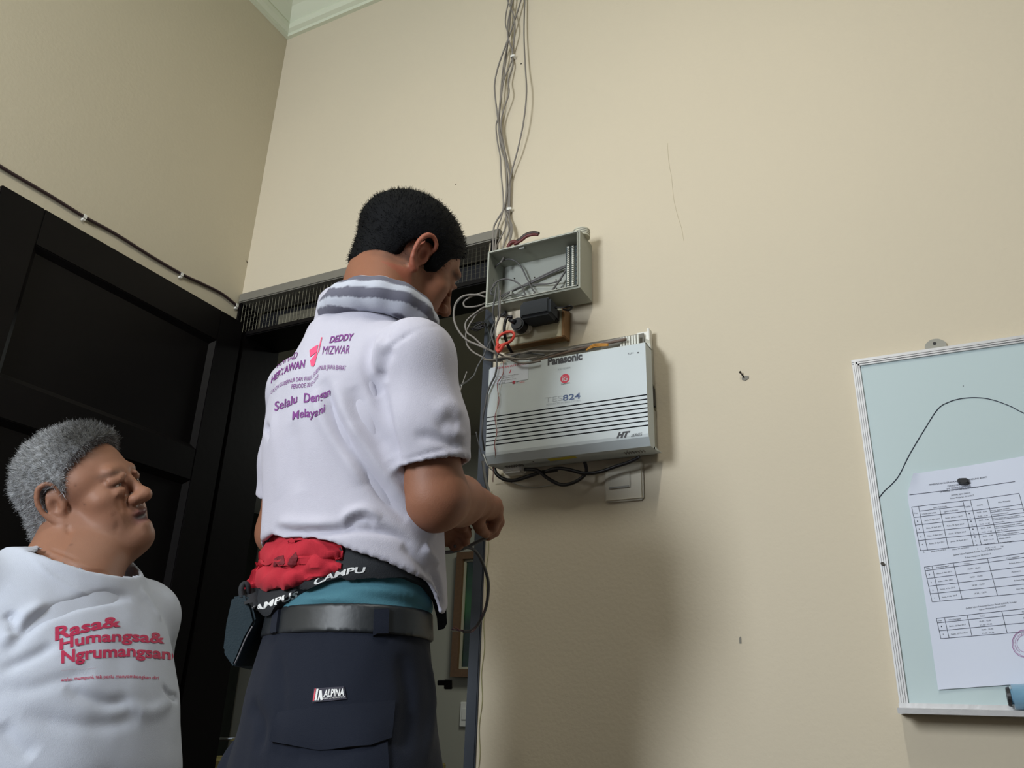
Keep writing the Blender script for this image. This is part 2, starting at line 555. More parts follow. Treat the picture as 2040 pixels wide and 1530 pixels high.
# solid cover: outline polygon built as strips along x with side skirts
mb = MB()
n0 = len(prof) - 2
r0 = [(X0, y, z) for y, z in prof[:n0]]
r1 = [(X1, y, z) for y, z in prof[:n0]]
dark = set()
k = 5
for i in range(8):
    dark |= {k, k + 1, k + 2}
    k += 4
for i in range(n0 - 1):
    mb.add([r0[i], r1[i], r1[i + 1], r0[i + 1]], [(0, 1, 2, 3)], 1 if i in dark else 0)
for X in (X0, X1):       # side skirts with a bevelled upper edge
    for i in range(4):
        mb.add([(X, prof[i][0], prof[i][1]), (X, prof[i + 1][0], prof[i + 1][1]), (X, -0.06, prof[i + 1][1]), (X, -0.06, prof[i][1])], [(0, 1, 2, 3)])
    mb.add([(X, YF, 1.440), (X, YF, 1.632), (X, -0.06, 1.632), (X, -0.06, 1.440)], [(0, 1, 2, 3)])
mb.build('cover', [M['pbx'], M['groove']], pb)
# casing behind with the side walls and the open top
mb = MB()
mb.box((X0 - 0.006, -0.012, 1.428), (X1 - 0.0165, -0.001, 1.699))
mb.prism([(X1 - .012, -.062, 1.4215), (X1 - .0004, -.062, 1.4215), (X1 - .0004, -.062, 1.648), (X1 - .012, -.062, 1.648)], [(X1 - .026, -.012, 1.428), (X1 - .0165, -.012, 1.428), (X1 - .0165, -.012, 1.685), (X1 - .026, -.012, 1.685)])
mb.box((X0 + 0.0002, -0.062, 1.427), (X0 + 0.012, -0.012, 1.655))
mb.box((X1 - 0.0164, -0.030, 1.43), (X1 - 0.0120, -0.004, 1.52))
mb.box((X1 - 0.0164, -0.030, 1.575), (X1 - 0.0125, -0.004, 1.67))
mb.build('casing', M['pbx_side'], pb, bevel=0.0012)
mb = MB().box((X1 - 0.017, -0.034, 1.525), (X1 - 0.0085, -0.014, 1.565)); mb.build('side_port', M['black'], pb)
mb = MB()
mb.box((X1 - 0.045, -0.016, 1.675), (X1 - 0.014, -0.010, 1.700))
mb.box((X1 - 0.0165, -0.03, 1.655), (X1 - 0.012, -0.010, 1.7005))
mb.build('corner_bracket', M['white'], pb, bevel=0.001)
# circuit board and terminal rows standing in the open top
mb = MB().box((X0 + 0.015, -0.024, 1.60), (X1 - 0.026, -0.021, 1.693)); mb.build('circuit_board', mat('dull_circuit_board', S(110, 106, 96), 0.6, var=0.25, scale=90), pb)
mb = MB().box((X0 + 0.012, -0.075, 1.615), (X0 + 0.085, -0.062, 1.655)).build('bracket', M['pbx'], pb, bevel=0.001)
for i in range(15):
    x = X0 + 0.02 + i * 0.0046 if i < 8 else X1 - 0.062 + (i - 8) * 0.0062
    if i < 8:
        MB().box((x, -0.0765, 1.628), (x + 0.0022, -0.0752, 1.645)).build('terminal', M['black'], pb)
    else:
        MB().box((x - .012, -0.040, 1.64), (x - 0.0078, -0.034, 1.684)).build('terminal', M['pin'], pb)
cable('wire_bundle', [(X0 + 0.09, -0.05, 1.659), (X0 + 0.15, -0.045, 1.672), (X0 + 0.2, -0.05, 1.667), (X0 + 0.27, -0.046, 1.676), (X1 - 0.06, -0.04, 1.678)], 0.004, M['cable_grey'], parent=pb)
cable('wire_bundle', [(X0 + 0.09, -0.06, 1.652), (X0 + 0.16, -0.06, 1.660), (X0 + 0.22, -0.056, 1.667), (X0 + 0.30, -0.05, 1.672)], 0.003, mat('brown_wire', S(104, 84, 72), 0.6), parent=pb)
for j in range(3):
    cable('ribbon_wire', [(X0 + 0.215, -0.066 + j * 0.002, 1.655 + j * 0.002), (X0 + 0.235, -0.066, 1.660 + j * 0.003), (X0 + 0.265, -0.064, 1.658 + j * 0.002)], 0.0013, M['orange'], parent=pb)
for j in range(8):
    for x in (X1 - 0.062 + j * 0.0055, X0 + 0.028 + j * 0.0055):
        MB().box((x, -0.066, 1.4181), (x + 0.0016, -0.052, 1.4205)).build('vent_slot', M['vent'], pb)
MB().box((X0 + 0.135, -0.080, 1.4178), (X0 + 0.195, -0.066, 1.4186)).build('sticker', M['yellow'], pb)
for x in (X0 + 0.10, X1 - 0.052):
    MB().bar((x, -0.074, 1.4190), (x, -0.074, 1.4176), 0.0016, 8).build('screw', M['screw'], pb)
YT = YF - 0.0004
lettering_px(pb, 'Panasonic', M['text_dark'], (1091, 727.5), (1160, 716), (1091, 712.5), YT, bold=0.05)
lettering_px(pb, 'KX-TES824', M['text_light'], (1112, 738), (1136, 733.5), (1112, 734.5), YT)
lettering_px(pb, 'TES', M['text_light'], (1086, 802), (1120, 798), (1086, 791.5), YT, bold=-0.012)
lettering_px(pb, '824', M['text_blue'], (1121, 798.5), (1156.5, 793.5), (1121, 787), YT, bold=0.02)
lettering_px(pb, 'ADVANCED HYBRID SYSTEM', M['text_light'], (1088, 807.5), (1156, 799.5), (1088, 804), YT)
lettering_px(pb, 'HT', M['text_dark'], (1228, 872), (1256, 869), (1228, 861.5), YT, bold=0.07, shear=0.4)
lettering_px(pb, 'SERIES', M['text_dark'], (1257, 870), (1279.5, 867), (1257, 864.5), YT, bold=0.0, shear=0.3)
lettering_px(pb, 'RUN', M['text_mid'], (1251, 706.5), (1262, 704.5), (1251, 703), YT)
p = PY(1271, 702.5, YT)
MB().bar(p + np.array([0, 0.0006, 0]), p, 0.0016, 12).build('indicator', M['black'], pb)
# round red emblem
def ring_mb(mb, c, r0, r1, n=28, a0=0.0, a1=2 * math.pi, y=None):
    vs = []
    for i in range(n + 1):
        a = a0 + (a1 - a0) * i / n
        for r in (r0, r1):
            vs.append((c[0] + r * math.cos(a), c[1], c[2] + r * math.sin(a)))
    mb.add(vs, [(2 * i, 2 * i + 1, 2 * i + 3, 2 * i + 2) for i in range(n)])
p = PY(1125.5, 754, YT)
mb = MB(); ring_mb(mb, p, 0.0, 0.0105, a0=0, a1=2 * math.pi); mb.build('emblem', M['text_red'], pb)
q = p + np.array([0, -0.0003, 0])
mb = MB(); mb.box((q[0] - 0.0055, q[1], q[2] - 0.005), (q[0] - 0.0038, q[1] - 0.0001, q[2] + 0.002)); mb.box((q[0] - 0.0055, q[1], q[2] + 0.0032), (q[0] - 0.0038, q[1] - 0.0001, q[2] + 0.0048))
ring_mb(mb, q + np.array([0.0018, -0.0001, -0.0012]), 0.0032, 0.0048, 16, 0.9, 5.9)
mb.box((q[0] + 0.0015, q[1], q[2] - 0.0016), (q[0] + 0.0064, q[1] - 0.0001, q[2] - 0.0002))
mb.build('emblem_mark', M['pbx'], pb)
lettering_px(pb, 'Telkom', M['text_dark'], (1117.5, 767.5), (1135, 763.5), (1117.5, 764.3), YT, shear=0.3)
# pale warning sticker top left
a, b, c_, d_ = PY(977, 728, YT), PY(1053, 722, YT), PY(1052, 765, YT), PY(973, 772, YT)
st_x0, st_x1, st_z0, st_z1 = a[0] + 0.001, b[0], d_[2] + 0.004, a[2] - 0.006
MB().box((st_x0, YT, st_z0), (st_x1, YT - 0.0004, st_z1)).build('sticker', M['paper_sticker'], pb)
YS = YT - 0.0007
lettering_px(pb, 'AWAS BAHAYA PETIR !!!', M['text_red'], (989, 736), (1050, 726), (989, 731.5), YS, shear=0.2)
mb = MB()
for i, (t0, t1, w_) in enumerate((('Jauhkan pesawat dari sambungan', 0, 46), ('telepon luar / Grounding !', 0, 36), ('Pasang arrester pada saluran', 0, 40), ('telepon anda', 0, 18))):
    lettering_px(None, t0, None, (988, 752.5 + i * 4.1), (988 + w_, 752.5 + i * 4.1 - w_ * 0.145), (988, 750.3 + i * 4.1), YS, mb=mb)
mb.build('fine_print', M['text_mid'], pb)
p = PY(1023.5, 761.5, YS); mb = MB(); ring_mb(mb, p, 0.001, 0.0034, 16); mb.build('emblem', M['text_red'], pb)
lettering_px(pb, 'IT', M['text_mid'], (1028.5, 763.5), (1033, 763), (1028.5, 759), YS)
lettering_px(pb, 'Telkom', M['text_red'], (1034, 763), (1045, 761.5), (1034, 760), YS)
p = PY(1016, 739, YS)
MB().prism([p + np.array(v) for v in ((-.0015, 0, -.005), (0.0005, 0, -.005), (0.003, 0, .004), (0.001, 0, .003))], [p + np.array(v) + np.array([0, -.0001, 0]) for v in ((-.0015, 0, -.005), (0.0005, 0, -.005), (0.003, 0, .004), (0.001, 0, .003))]).build('bolt_mark', M['text_red'], pb)
MB().box((X0 + 0.015, -0.05, 1.408), (X0 + 0.06, -0.02, 1.424)).build('foot', M['white'], pb, bevel=0.004)

# ------------------------------------------------------------------ open junction box
jb = empty('junction_box', (-0.70, 0.0, 1.80), 'open grey plastic junction box on the wall above the telephone box', 'junction box')
JX0, JX1, JZ0, JZ1, JY = -0.822, -0.5865, 1.799, 1.947, -0.085
t = 0.0045
mb = MB()
def frame_ring(x0, x1, z0, z1, y):
    return [(x0, y, z0), (x1, y, z0), (x1, y, z1), (x0, y, z1)]
mb.prism(frame_ring(JX0, JX1, JZ0, JZ1, JY), frame_ring(JX0 + .004, JX1 - .0, JZ0, JZ1, -0.03), caps=False)
mb.prism(frame_ring(JX0 + .004, JX1, JZ0, JZ1, -0.03), frame_ring(JX0 + .010, JX1 - .012, JZ0 + .008, JZ1 - .008, -0.001), caps=True)
mb2 = MB()
# outer shell as four walls and a floor, each with thickness
mbs = MB()
mbs.box((JX0, JY, JZ0), (JX0 + t, -0.012, JZ1)); mbs.box((JX1 - t, JY, JZ0), (JX1, -0.012, JZ1))
mbs.box((JX0 + t, JY, JZ0), (JX1 - t, -0.012, JZ0 + t)); mbs.box((JX0 + t, JY, JZ1 - t), (JX1 - t, -0.012, JZ1))
mbs.build('shell', M['grey_plastic'], jb)
mbb = MB()
mbb.prism(frame_ring(JX0, JX1, JZ0, JZ1, -0.012), frame_ring(JX0 + .006, JX1 - .01, JZ0 + .006, JZ1 - .006, -0.0005))
mbb.build('back_panel', M['grey_inner'], jb)
mb = MB()
e = 0.0016
for (a, b) in (((JX0 + t, JZ0 + t), (JX1 - t, JZ0 + t + e)), ((JX0 + t, JZ1 - t - e), (JX1 - t, JZ1 - t)), ((JX0 + t, JZ0 + t), (JX0 + t + e, JZ1 - t)), ((JX1 - t - e, JZ0 + t), (JX1 - t, JZ1 - t))):
    mb.box((a[0], JY - 0.004, a[1]), (b[0], JY + 0.001, b[1]))
mb.build('rim_lip', mat('pale_rim', S(188, 190, 180), 0.5), jb)
MB().box((-0.741, JY + 0.004, JZ1 - t - 0.006), (-0.728, JY + 0.010, JZ1 - t)).build('catch', mat('pale_catch', S(150, 152, 146), 0.5), jb)
MB().box((JX1 - 0.052, -0.044, JZ0 + 0.012), (JX1 - 0.005, -0.012, JZ1 - 0.010)).build('terminal_block', M['tblock'], jb, bevel=0.001)
for c in range(2):
    for i in range(22):
        z = JZ0 + 0.022 + i * 0.0052
        x = PY(1129.5 + 9.5 * c, 525, -0.051)[0]
        MB().box((x, -0.051, z), (x + 0.0045, -0.044, z + 0.0030)).build('terminal', M['pin'], jb)
for i in range(10):
    z = JZ0 + 0.02 + i * 0.012
    cable('terminal_wire', [(JX1 - 0.026, -0.045, z), (JX1 - 0.020, -0.050, z + 0.003), (JX1 - 0.013, -0.045, z + 0.007)], 0.0006, mat('brown_wire_b', S(110, 84, 78), 0.6) if i == 0 else bpy.data.materials['brown_wire_b'], parent=jb, sub=4, n=5)
for (px, py) in ((1065, 553), (1064, 585), (1108, 557.5), (1109, 575), (1025, 555)):
    p = PY(px, py, -0.0125)
    MB().bar(p, p + np.array([0, -0.0015, 0]), 0.0016, 8).build('screw', M['screw'], jb)
MB().box((JX0 + 0.045, -0.05, JZ0 + 0.0045), (JX0 + 0.049, -0.012, JZ0 + 0.05)).build('divider', M['grey_inner'], jb)
# black knockout connector cluster inside bottom right
MB().box((JX1 - 0.070, -0.04, JZ0 + 0.008), (JX1 - 0.060, -0.014, JZ0 + 0.018)).build('connector', M['black'], jb)
MB().box((JX1 - 0.067, -0.041, JZ0 + 0.011), (JX1 - 0.0645, -0.0399, JZ0 + 0.014)).build('connector_hole', M['pin'], jb)
for (dx, dz) in ((0.0, 0.022), (0.006, 0.027), (0.004, 0.034)):
    cable('jumper_loop', [(JX1 - 0.072 + dx, -0.032, JZ0 + dz), (JX1 - 0.068 + dx, -0.04, JZ0 + dz + 0.006), (JX1 - 0.062 + dx, -0.036, JZ0 + dz + 0.002), (JX1 - 0.058, -0.036, JZ0 + dz - 0.004)], 0.0009, M['cable_dark'], parent=jb, sub=5, n=6)
# cables lying inside the box
def inbox(pts, r, m):
    return cable('inner_cable', [PY(px, py, y) for px, py, y in pts], r, m, parent=jb, sub=8, n=7)
Gd = mat('inner_cable_grey', S(92, 90, 90), 0.5)
inbox([(982, 560, -.06), (985, 535, -.055), (1005, 518, -.05), (1022, 518, -.045), (1037, 530, -.035), (1050, 555, -.03), (1062, 578, -.04), (1075, 590, -.06)], 0.0018, Gd)
inbox([(979, 580, -.075), (985, 565, -.07), (1003, 556, -.06), (1025, 560, -.045), (1040, 572, -.04), (1048, 588, -.05), (1060, 593, -.06)], 0.0019, Gd)
inbox([(998, 590, -.05), (1020, 580, -.03), (1050, 567, -.022), (1090, 548, -.022), (1130, 530, -.026)], 0.0026, Gd)
inbox([(1000, 588, -.045), (1025, 577, -.03), (1055, 562, -.022), (1100, 540, -.024), (1128, 529, -.026)], 0.0018, Gd)
inbox([(1000, 592, -.05), (1030, 574, -.035), (1060, 567, -.022), (1095, 565, -.022), (1118, 558, -.026)], 0.0017, Gd)
inbox([(1096, 584, -.06), (1105, 572, -.04), (1120, 550, -.03), (1131, 532, -.03)], 0.0024, Gd)
inbox([(1002, 596, -.06), (1020, 587, -.05), (1040, 588, -.04), (1058, 592, -.06)], 0.0013, Gd)

# roll of tape and pliers resting on the box
tp = empty('tape_roll', (-0.595, -0.05, 1.947), 'small whitish tape roll lying on the right end of the open junction box', 'tape')
c0 = np.array([-0.597, -0.050, 1.948])
mb = MB()
n = 28
for (ra, rb, za, zb) in ((0.0095, 0.0195, 0.0, 0.019),):
    v = []
    for i in range(n):
        a = 2 * math.pi * i / n
        for (r, z) in ((ra, za), (rb, za), (rb, zb), (ra, zb)):
            v.append(c0 + np.array([r * math.cos(a), r * math.sin(a), z]))
    f = []
    for i in range(n):
        j = (i + 1) % n
        for k in range(4):
            f.append((4 * i + k, 4 * j + k, 4 * j + (k + 1) % 4, 4 * i + (k + 1) % 4))
    mb.add(v, f)
mb.build('roll', mat('old_white_tape', S(200, 198, 178), 0.6, var=0.08, scale=80), tp, smooth=False)
for z in (0.005, 0.010, 0.015):
    mb = MB(); ring = []
    for i in range(n + 1):
        a = 2 * math.pi * i / n
        ring.append(c0 + np.array([0.0197 * math.cos(a), 0.0197 * math.sin(a), z]))
    tube_mb(mb, ring, 0.0005, 4, 1); mb.build('seam', M['alu_line'], tp)
pl = empty('pliers', (-0.75, -0.04, 1.947), 'dark red handled pliers lying on top of the junction box', 'pliers')
YP = -0.045
tube_mb(MB(), [PY(1022, 484, YP), PY(1036, 477, YP), PY(1048, 468, YP), PY(1062, 464, YP), PY(1074, 465, YP)], 0.0042, 12, 8, rs=[.8, 1, 1.1, 1.1, 1.1, .85]).build('handle', M['dark_handle'], pl, smooth=True)
tube_mb(MB(), [PY(1024, 487, YP - .004), PY(1038, 479.5, YP - .004), PY(1049, 471, YP - .004), PY(1062, 467.5, YP - .004), PY(1072, 468, YP - .004)], 0.0034, 12, 8, rs=[.8, 1, 1.1, 1.1, 1.0, .8]).build('handle_grip', M['red_handle'], pl, smooth=True)
tube_mb(MB(), [PY(1012, 493, YP), PY(1017, 485, YP), PY(1024, 482, YP), PY(1030, 484, YP), PY(1026, 489, YP)], 0.0048, 12, 8, rs=[1, 1.1, 1.1, 1, .8]).build('handle', M['red_handle'], pl, smooth=True)
MB().box((-0.835, -0.052, 1.9475), (-0.79, -0.036, 1.956)).build('jaw', M['screw'], pl, bevel=0.002)

# ------------------------------------------------------------------ socket block with plug and adapter
sk = empty('wall_socket', (-0.73, 0.0, 1.75), 'ivory wall socket in a yellowed wooden mount under the junction box', 'socket')
SX0, SX1, SZ0, SZ1 = -0.815, -0.652, 1.716, 1.790
MB().box((SX0, -0.034, SZ0), (SX1, -0.001, SZ1)).build('mount', M['board_beige'], sk, bevel=0.0015)
mb = MB(); mb.box((SX0, -0.035, SZ0 - 0.003), (SX1 + 0.007, -0.012, SZ0 - 0.0002)); mb.build('wooden_edge', M['wood_edge'], sk, bevel=0.001)
mb = MB(); mb.box((SX1 + 0.0002, -0.035, SZ0), (SX1 + 0.007, -0.001, SZ1)); mb.build('wooden_edge', M['wood_edge'], sk, bevel=0.001)
MB().box((-0.812, -0.050, 1.735), (-0.722, -0.0345, 1.800)).build('face_plate', M['ivory'], sk, bevel=0.006, seg=3)
for x in (-0.795, -0.755):
    MB().bar((x, -0.0495, 1.757), (x, -0.0515, 1.757), 0.017, 24).build('socket_well', M['ivory'], sk)
pg = empty('power_plug', (-0.755, -0.05, 1.76), 'round black power plug with its cord in the ivory socket', 'plug')
c = PY(1031, 641, -0.075)
MB().bar((c[0], -0.052, c[2] - 0.004), (c[0], -0.078, c[2] - 0.006), 0.0175, 24, r2=0.0155).build('plug_body', M['black'], pg, bevel=0.003)
MB().bar((c[0] - .004, -0.078, c[2] - 0.002), (c[0] - 0.018, -0.082, c[2] + 0.006), 0.006, 12, r2=0.0045).build('strain_relief', M['black'], pg, smooth=True)
tube_mb(MB(), [PY(1021, 631, -.083), PY(1010, 633, -.086), PY(1005, 650, -.088), PY(1006, 670, -.08), PY(1013, 690, -.06), PY(1021, 705, -.04), PY(1026, 716, -.035)], 0.0036, 10, 8).build('cord', M['cable_black'], pg, smooth=True)
ad = empty('power_adapter', (-0.70, -0.05, 1.77), 'black power adapter block plugged in below the junction box', 'adapter')
a = PY(1047, 612, -0.10); b = PY(1117, 640, -0.10)
MB().box((-0.7265, -0.100, 1.744), (-0.652, -0.052, 1.786)).build('body', M['blacksoft'], ad, bevel=0.006, seg=3)
MB().box((-0.7255, -0.0515, 1.750), (-0.656, -0.0345, 1.780)).build('plug_base', M['black'], ad, bevel=0.003)
tube_mb(MB(), [(-0.653, -0.07, 1.770), PY(1125, 612, -.07), PY(1134, 609, -.075), PY(1140, 612, -.07), PY(1133, 618, -.065), PY(1122, 616, -.06)], 0.0022, 8, 8).build('cord', M['cable_black'], ad, smooth=True)

# light switch below the exchange
sw = empty('light_switch', (-0.52, 0.0, 1.34), 'flat ivory light switch on the wall under the telephone box', 'switch')
MB().box((-0.5655, -0.008, 1.336), (-0.4825, -0.0005, 1.418)).build('plate', mat('cream_switch_plate', S(206, 198, 178), 0.5, var=0.02), sw, bevel=0.006, seg=3)
MB().box((-0.5555, -0.0105, 1.362), (-0.5085, -0.008, 1.398)).build('rocker', mat('cream_switch_rocker', S(196, 190, 172), 0.5), sw, bevel=0.0012)
MB().box((-0.553, -0.0115, 1.3625), (-0.511, -0.0104, 1.3665)).build('rocker_edge', mat('grey_rocker_edge', S(140, 138, 128), 0.5), sw)

# ------------------------------------------------------------------ whiteboard
wb = empty('whiteboard', (0.5, -0.01, 0.94), 'mint green enamel whiteboard in an aluminium frame on the right wall area', 'whiteboard')
WX0, WX1, WZ0, WZ1 = -0.0685, 1.13, 0.955, 1.5635
MB().box((WX0 + 0.010, -0.016, WZ0), (WX1 - 0.01, -0.004, WZ1 - 0.01)).build('panel', M['wbsurf'], wb)
fw = 0.0135
def ribbed(a, b, axis):
    mb = MB()
    for k in range(4):
        o0, o1 = k * fw / 4 + 0.0003, (k + 1) * fw / 4 - 0.0003
        dd = (0.0205, 0.0222, 0.0215, 0.020)[k]
        if axis == 'z':
            mb.box((a[0] + o0, -dd, a[1]), (a[0] + o1, -0.002, b[1]))
        else:
            mb.box((a[0], -dd, b[1] - o1), (b[0], -0.002, b[1] - o0))
    return mb
ribbed((WX0, WZ0), (WX0 + fw, WZ1 - fw * 0.5), 'z').build('frame_side', M['alu'], wb)
MB().box((WX0 + 0.001, -0.019, WZ0), (WX0 + fw - 0.001, -0.002, WZ1 - fw * .5)).build('frame_core', M['alu_line'], wb)
ribbed((WX1 - fw, WZ0), (WX1, WZ1 - fw * .5), 'z').build('frame_side', M['alu'], wb)
ribbed((WX0, WZ1 - fw), (WX1, WZ1), 'x').build('frame_top', M['alu'], wb)
MB().box((WX0 + .001, -0.019, WZ1 - fw + .001), (WX1, -0.002, WZ1 - .001)).build('frame_core', M['alu_line'], wb)
MB().box((WX0 - 0.001, -0.024, WZ0 - 0.004), (WX1, -0.002, WZ0 + 0.012)).build('frame_bottom', M['alu'], wb)
MB().prism([(WX0 - 0.002, -0.024, WZ0 + .005), (WX0 - 0.002, -0.060, WZ0 - 0.001), (WX0 - 0.002, -0.062, WZ0 + 0.004), (WX0 - 0.002, -0.064, WZ0 + 0.004), (WX0 - 0.002, -0.063, WZ0 - 0.004), (WX0 - 0.002, -0.024, WZ0 + 0.002)],
           [(WX1, -0.024, WZ0 + .005), (WX1, -0.060, WZ0 - 0.001), (WX1, -0.062, WZ0 + 0.004), (WX1, -0.064, WZ0 + 0.004), (WX1, -0.063, WZ0 - 0.004), (WX1, -0.024, WZ0 + 0.002)]).build('pen_tray', M['alu'], wb)
for (px, py) in ((1815, 1419), (1758, 1123)):
    p = PY(px, py, -0.0245)
    MB().bar(p + np.array([0, .002, 0]), p + np.array([0, -0.0015, 0]), 0.003, 10).build('screw', M['screw'], wb)
# hanging eye
p = PY(1863, 684, -0.006)
mb = MB(); n = 20
out = []
for i in range(n + 1):
    a = math.pi * i / n
    rx = 0.0145 + 0.003 * math.cos(2 * a) ** 2
    out.append((p[0] + rx * math.cos(a), 0, p[2] - 0.004 + 0.013 * math.sin(a) ** 0.8))
out = [(x, z) for x, _, z in out] + [(p[0] - .0175, p[2] - .012), (p[0] + .0175, p[2] - .012)]
mb.prism([(x, -0.006, z) for x, z in out], [(x, -0.003, z) for x, z in out])
mb.build('hanger', mat('dull_zinc', S(150, 148, 138), 0.5, metal=0.2), wb)
MB().bar((p[0] - .001, -0.0065, p[2] + 0.0), (p[0] - .001, -0.003, p[2] + 0.0), 0.003, 10).build('hanger_hole', M['black'], wb)
for (px, py) in ((1919, 769), (1714, 737), (1719, 733)):
    p = PY(px, py, -0.0162); MB().box((p[0] - .0008, -0.0164, p[2] - .0006), (p[0] + .0008, -0.016, p[2] + .0006)).build('speck', M['ink'], wb)
cable('marker_line', [PY(px, py, -0.0168) for px, py in ((1750, 993), (1762, 978), (1778, 963), (1792, 945), (1812, 905), (1840, 858), (1868, 815), (1890, 801), (1915, 794), (1945, 792), (1975, 796), (2010, 808), (2045, 825), (2120, 850))], 0.0007, M['ink'], parent=wb, sub=6, n=5)

# marker bottle on the tray
mk = empty('bottle', (0.12, -0.045, 0.955), 'glossy pale blue rounded bottle lying on the whiteboard tray', 'bottle')
bm = bmesh.new()
bmesh.ops.create_cone(bm, segments=28, radius1=0.019, radius2=0.019, depth=0.10, cap_ends=True)
bmesh.ops.bevel(bm, geom=[e for e in bm.edges if e.calc_face_angle(0) > 0.6], offset=0.007, segments=4, affect='EDGES')
bmesh.ops.rotate(bm, verts=bm.verts, matrix=Matrix.Rotation(math.radians(90), 3, 'Y'))
me = bpy.data.meshes.new('bottle_body'); bm.to_mesh(me); bm.free()
o = link('bottle_body', me, mat('glossy_pale_blue', S(120, 160, 186), 0.15, var=0.05, coat=0.6), mk, True)
PB = PY(2009, 1398, -0.047)
for v in me.vertices: v.co = Vector((v.co.x + PB[0] + 0.05, v.co.y - 0.0435, v.co.z * 0.95 + 0.9785))
MB().prism([(PB[0] - .0005, -0.0435 + 0.013 * math.cos(a), 0.9785 + 0.013 * math.sin(a)) for a in np.linspace(0, 2 * math.pi, 20, endpoint=False)],
           [(PB[0] + .004, -0.0435 + 0.0145 * math.cos(a), 0.9785 + 0.0145 * math.sin(a)) for a in np.linspace(0, 2 * math.pi, 20, endpoint=False)]).build('cap', M['black'], mk)

# ------------------------------------------------------------------ paper timetable
pp = empty('paper_timetable', (0.09, -0.02, 1.16), 'white printed exam timetable sheet pinned slightly askew on the whiteboard', 'paper')
YPp = -0.0185
P00, P10, P01 = PY(1869, 1374, YPp), PY(2040, 1362, YPp), PY(1808, 948, YPp)
U = (P10 - P00); U[1] = 0; U /= np.linalg.norm(U)
Vv = (P01 - P00); Vv[1] = 0; hgt = np.linalg.norm(Vv); Vv /= hgt
wid = 0.215
ns = 22
vs, fs = [], []
for i in range(ns + 1):
    for j in range(ns + 1):
        u, v = i / ns, j / ns
        off = -0.0008 - 0.004 * (1 - u) ** 3 * (0.3 + v) - 0.0025 * abs(u - .45) * v + 0.0008 * math.sin(u * 9 + v * 4)
        off = min(off, -0.0004)
        # upper left corner bends back along the crease seen in the photograph
        uu = u * wid
        if v > 0.9 and u < 0.12: off -= 0.003 * (v - .9) * 10 * (0.12 - u) * 8
        ptt = P00 + U * (uu - 0.012 * max(0, v - .55) * (1 - u) * 1.2 + (0.016 * max(0, (v - .90) * 10) * max(0, 1 - u * 9))) + Vv * (v * hgt)
        vs.append((ptt[0], YPp + off, ptt[2]))
for i in range(ns):
    for j in range(ns):
        a = i * (ns + 1) + j
        fs.append((a, a + ns + 1, a + ns + 2, a + 1))
o = MB().add(vs, fs).build('sheet', M['paper'], pp, smooth=True)
bvp = BVHTree.FromPolygons([Vector(v) for v in vs], fs)
def on_sheet(px, py, eps=0.0004):
    a = PY(px, py, YPp)
    h = bvp.ray_cast(Vector((a[0], -0.2, a[2])), Vector((0, 1, 0)))
    y = h[0][1] if h[0] is not None else YPp
    return np.array([a[0], y - eps, a[2]])
ruleMB = MB()
def rule(a, b, wpx=1.1):
    n = max(2, int(math.hypot(b[0] - a[0], b[1] - a[1]) / 12))
    pts = [on_sheet(a[0] + (b[0] - a[0]) * k / n, a[1] + (b[1] - a[1]) * k / n) for k in range(n + 1)]
    d = np.array([b[0] - a[0], b[1] - a[1]], float); d /= np.linalg.norm(d)
    nx, nz = -d[1], d[0]
    hw = wpx * 0.00034
    vs = []
    for p in pts:
        vs.append(p + np.array([nx * hw, 0, -nz * hw])); vs.append(p - np.array([nx * hw, 0, -nz * hw]))
    ruleMB.add(vs, [(2 * k, 2 * k + 1, 2 * k + 3, 2 * k + 2) for k in range(n)])
def lerp(a, b, t): return (a[0] + (b[0] - a[0]) * t, a[1] + (b[1] - a[1]) * t)
txtMB = MB()
def ptxt(t, x, y, wpx, hpx, slope=-0.17):
    v, f, w_ = textmesh(t)
    pts = []
    for q in v:
        X = x + q[0] / w_ * wpx + q[1] / CAPH * hpx * -0.12
        Y = y + q[0] / w_ * wpx * slope - q[1] / CAPH * hpx
        pts.append(on_sheet(X, Y, 0.0005))
    txtMB.add(pts, f)
def table(tl, tr, br, bl, us, vs_, sub=None):
    for u in us:
        rule(lerp(tl, tr, u), lerp(bl, br, u))
    for v in vs_:
        rule(lerp(tl, bl, v), lerp(tr, br, v))
rule((1812, 988), (2022, 960), 1.3)
# first table
A, B_, C_, D_ = (1816.5, 1012), (2030, 983.5), (2056, 1076), (1834, 1099)
table(A, B_, C_, D_, [0, .063, .476, .545, .70, 1.0], [0, 0.235, .41, .585, .76, .99])
rule(lerp(lerp(A, B_, .063), lerp(D_, C_, .063), .11), lerp(lerp(A, B_, .476), lerp(D_, C_, .476), .11))
rule(lerp(lerp(A, B_, .25), lerp(D_, C_, .25), .11), lerp(D_, C_, .25))
for v in (.32, .49, .67, .84):
    rule(lerp(lerp(A, B_, .70), lerp(D_, C_, .70), v), lerp(lerp(A, B_, 1.), lerp(D_, C_, 1.), v), .8)
def cell(T, u, v, t, w_, h=2.6):
    a, b, c, d = T
    p = lerp(lerp(a, b, u), lerp(d, c, u), v)
    ptxt(t, p[0], p[1], w_, h, (b[1] - a[1]) / (b[0] - a[0]))
T1 = (A, B_, C_, D_)
cell(T1, .015, .16, 'No', 6); cell(T1, .19, .09, 'HARI / TANGGAL', 28); cell(T1, .08, .20, 'UTAMA (UN-UNO)', 28); cell(T1, .28, .20, 'UJIAN SUSULAN', 28)
cell(T1, .485, .15, 'SESI', 10); cell(T1, .59, .15, 'WAKTU', 12); cell(T1, .79, .14, 'Mata Pelajaran', 24)
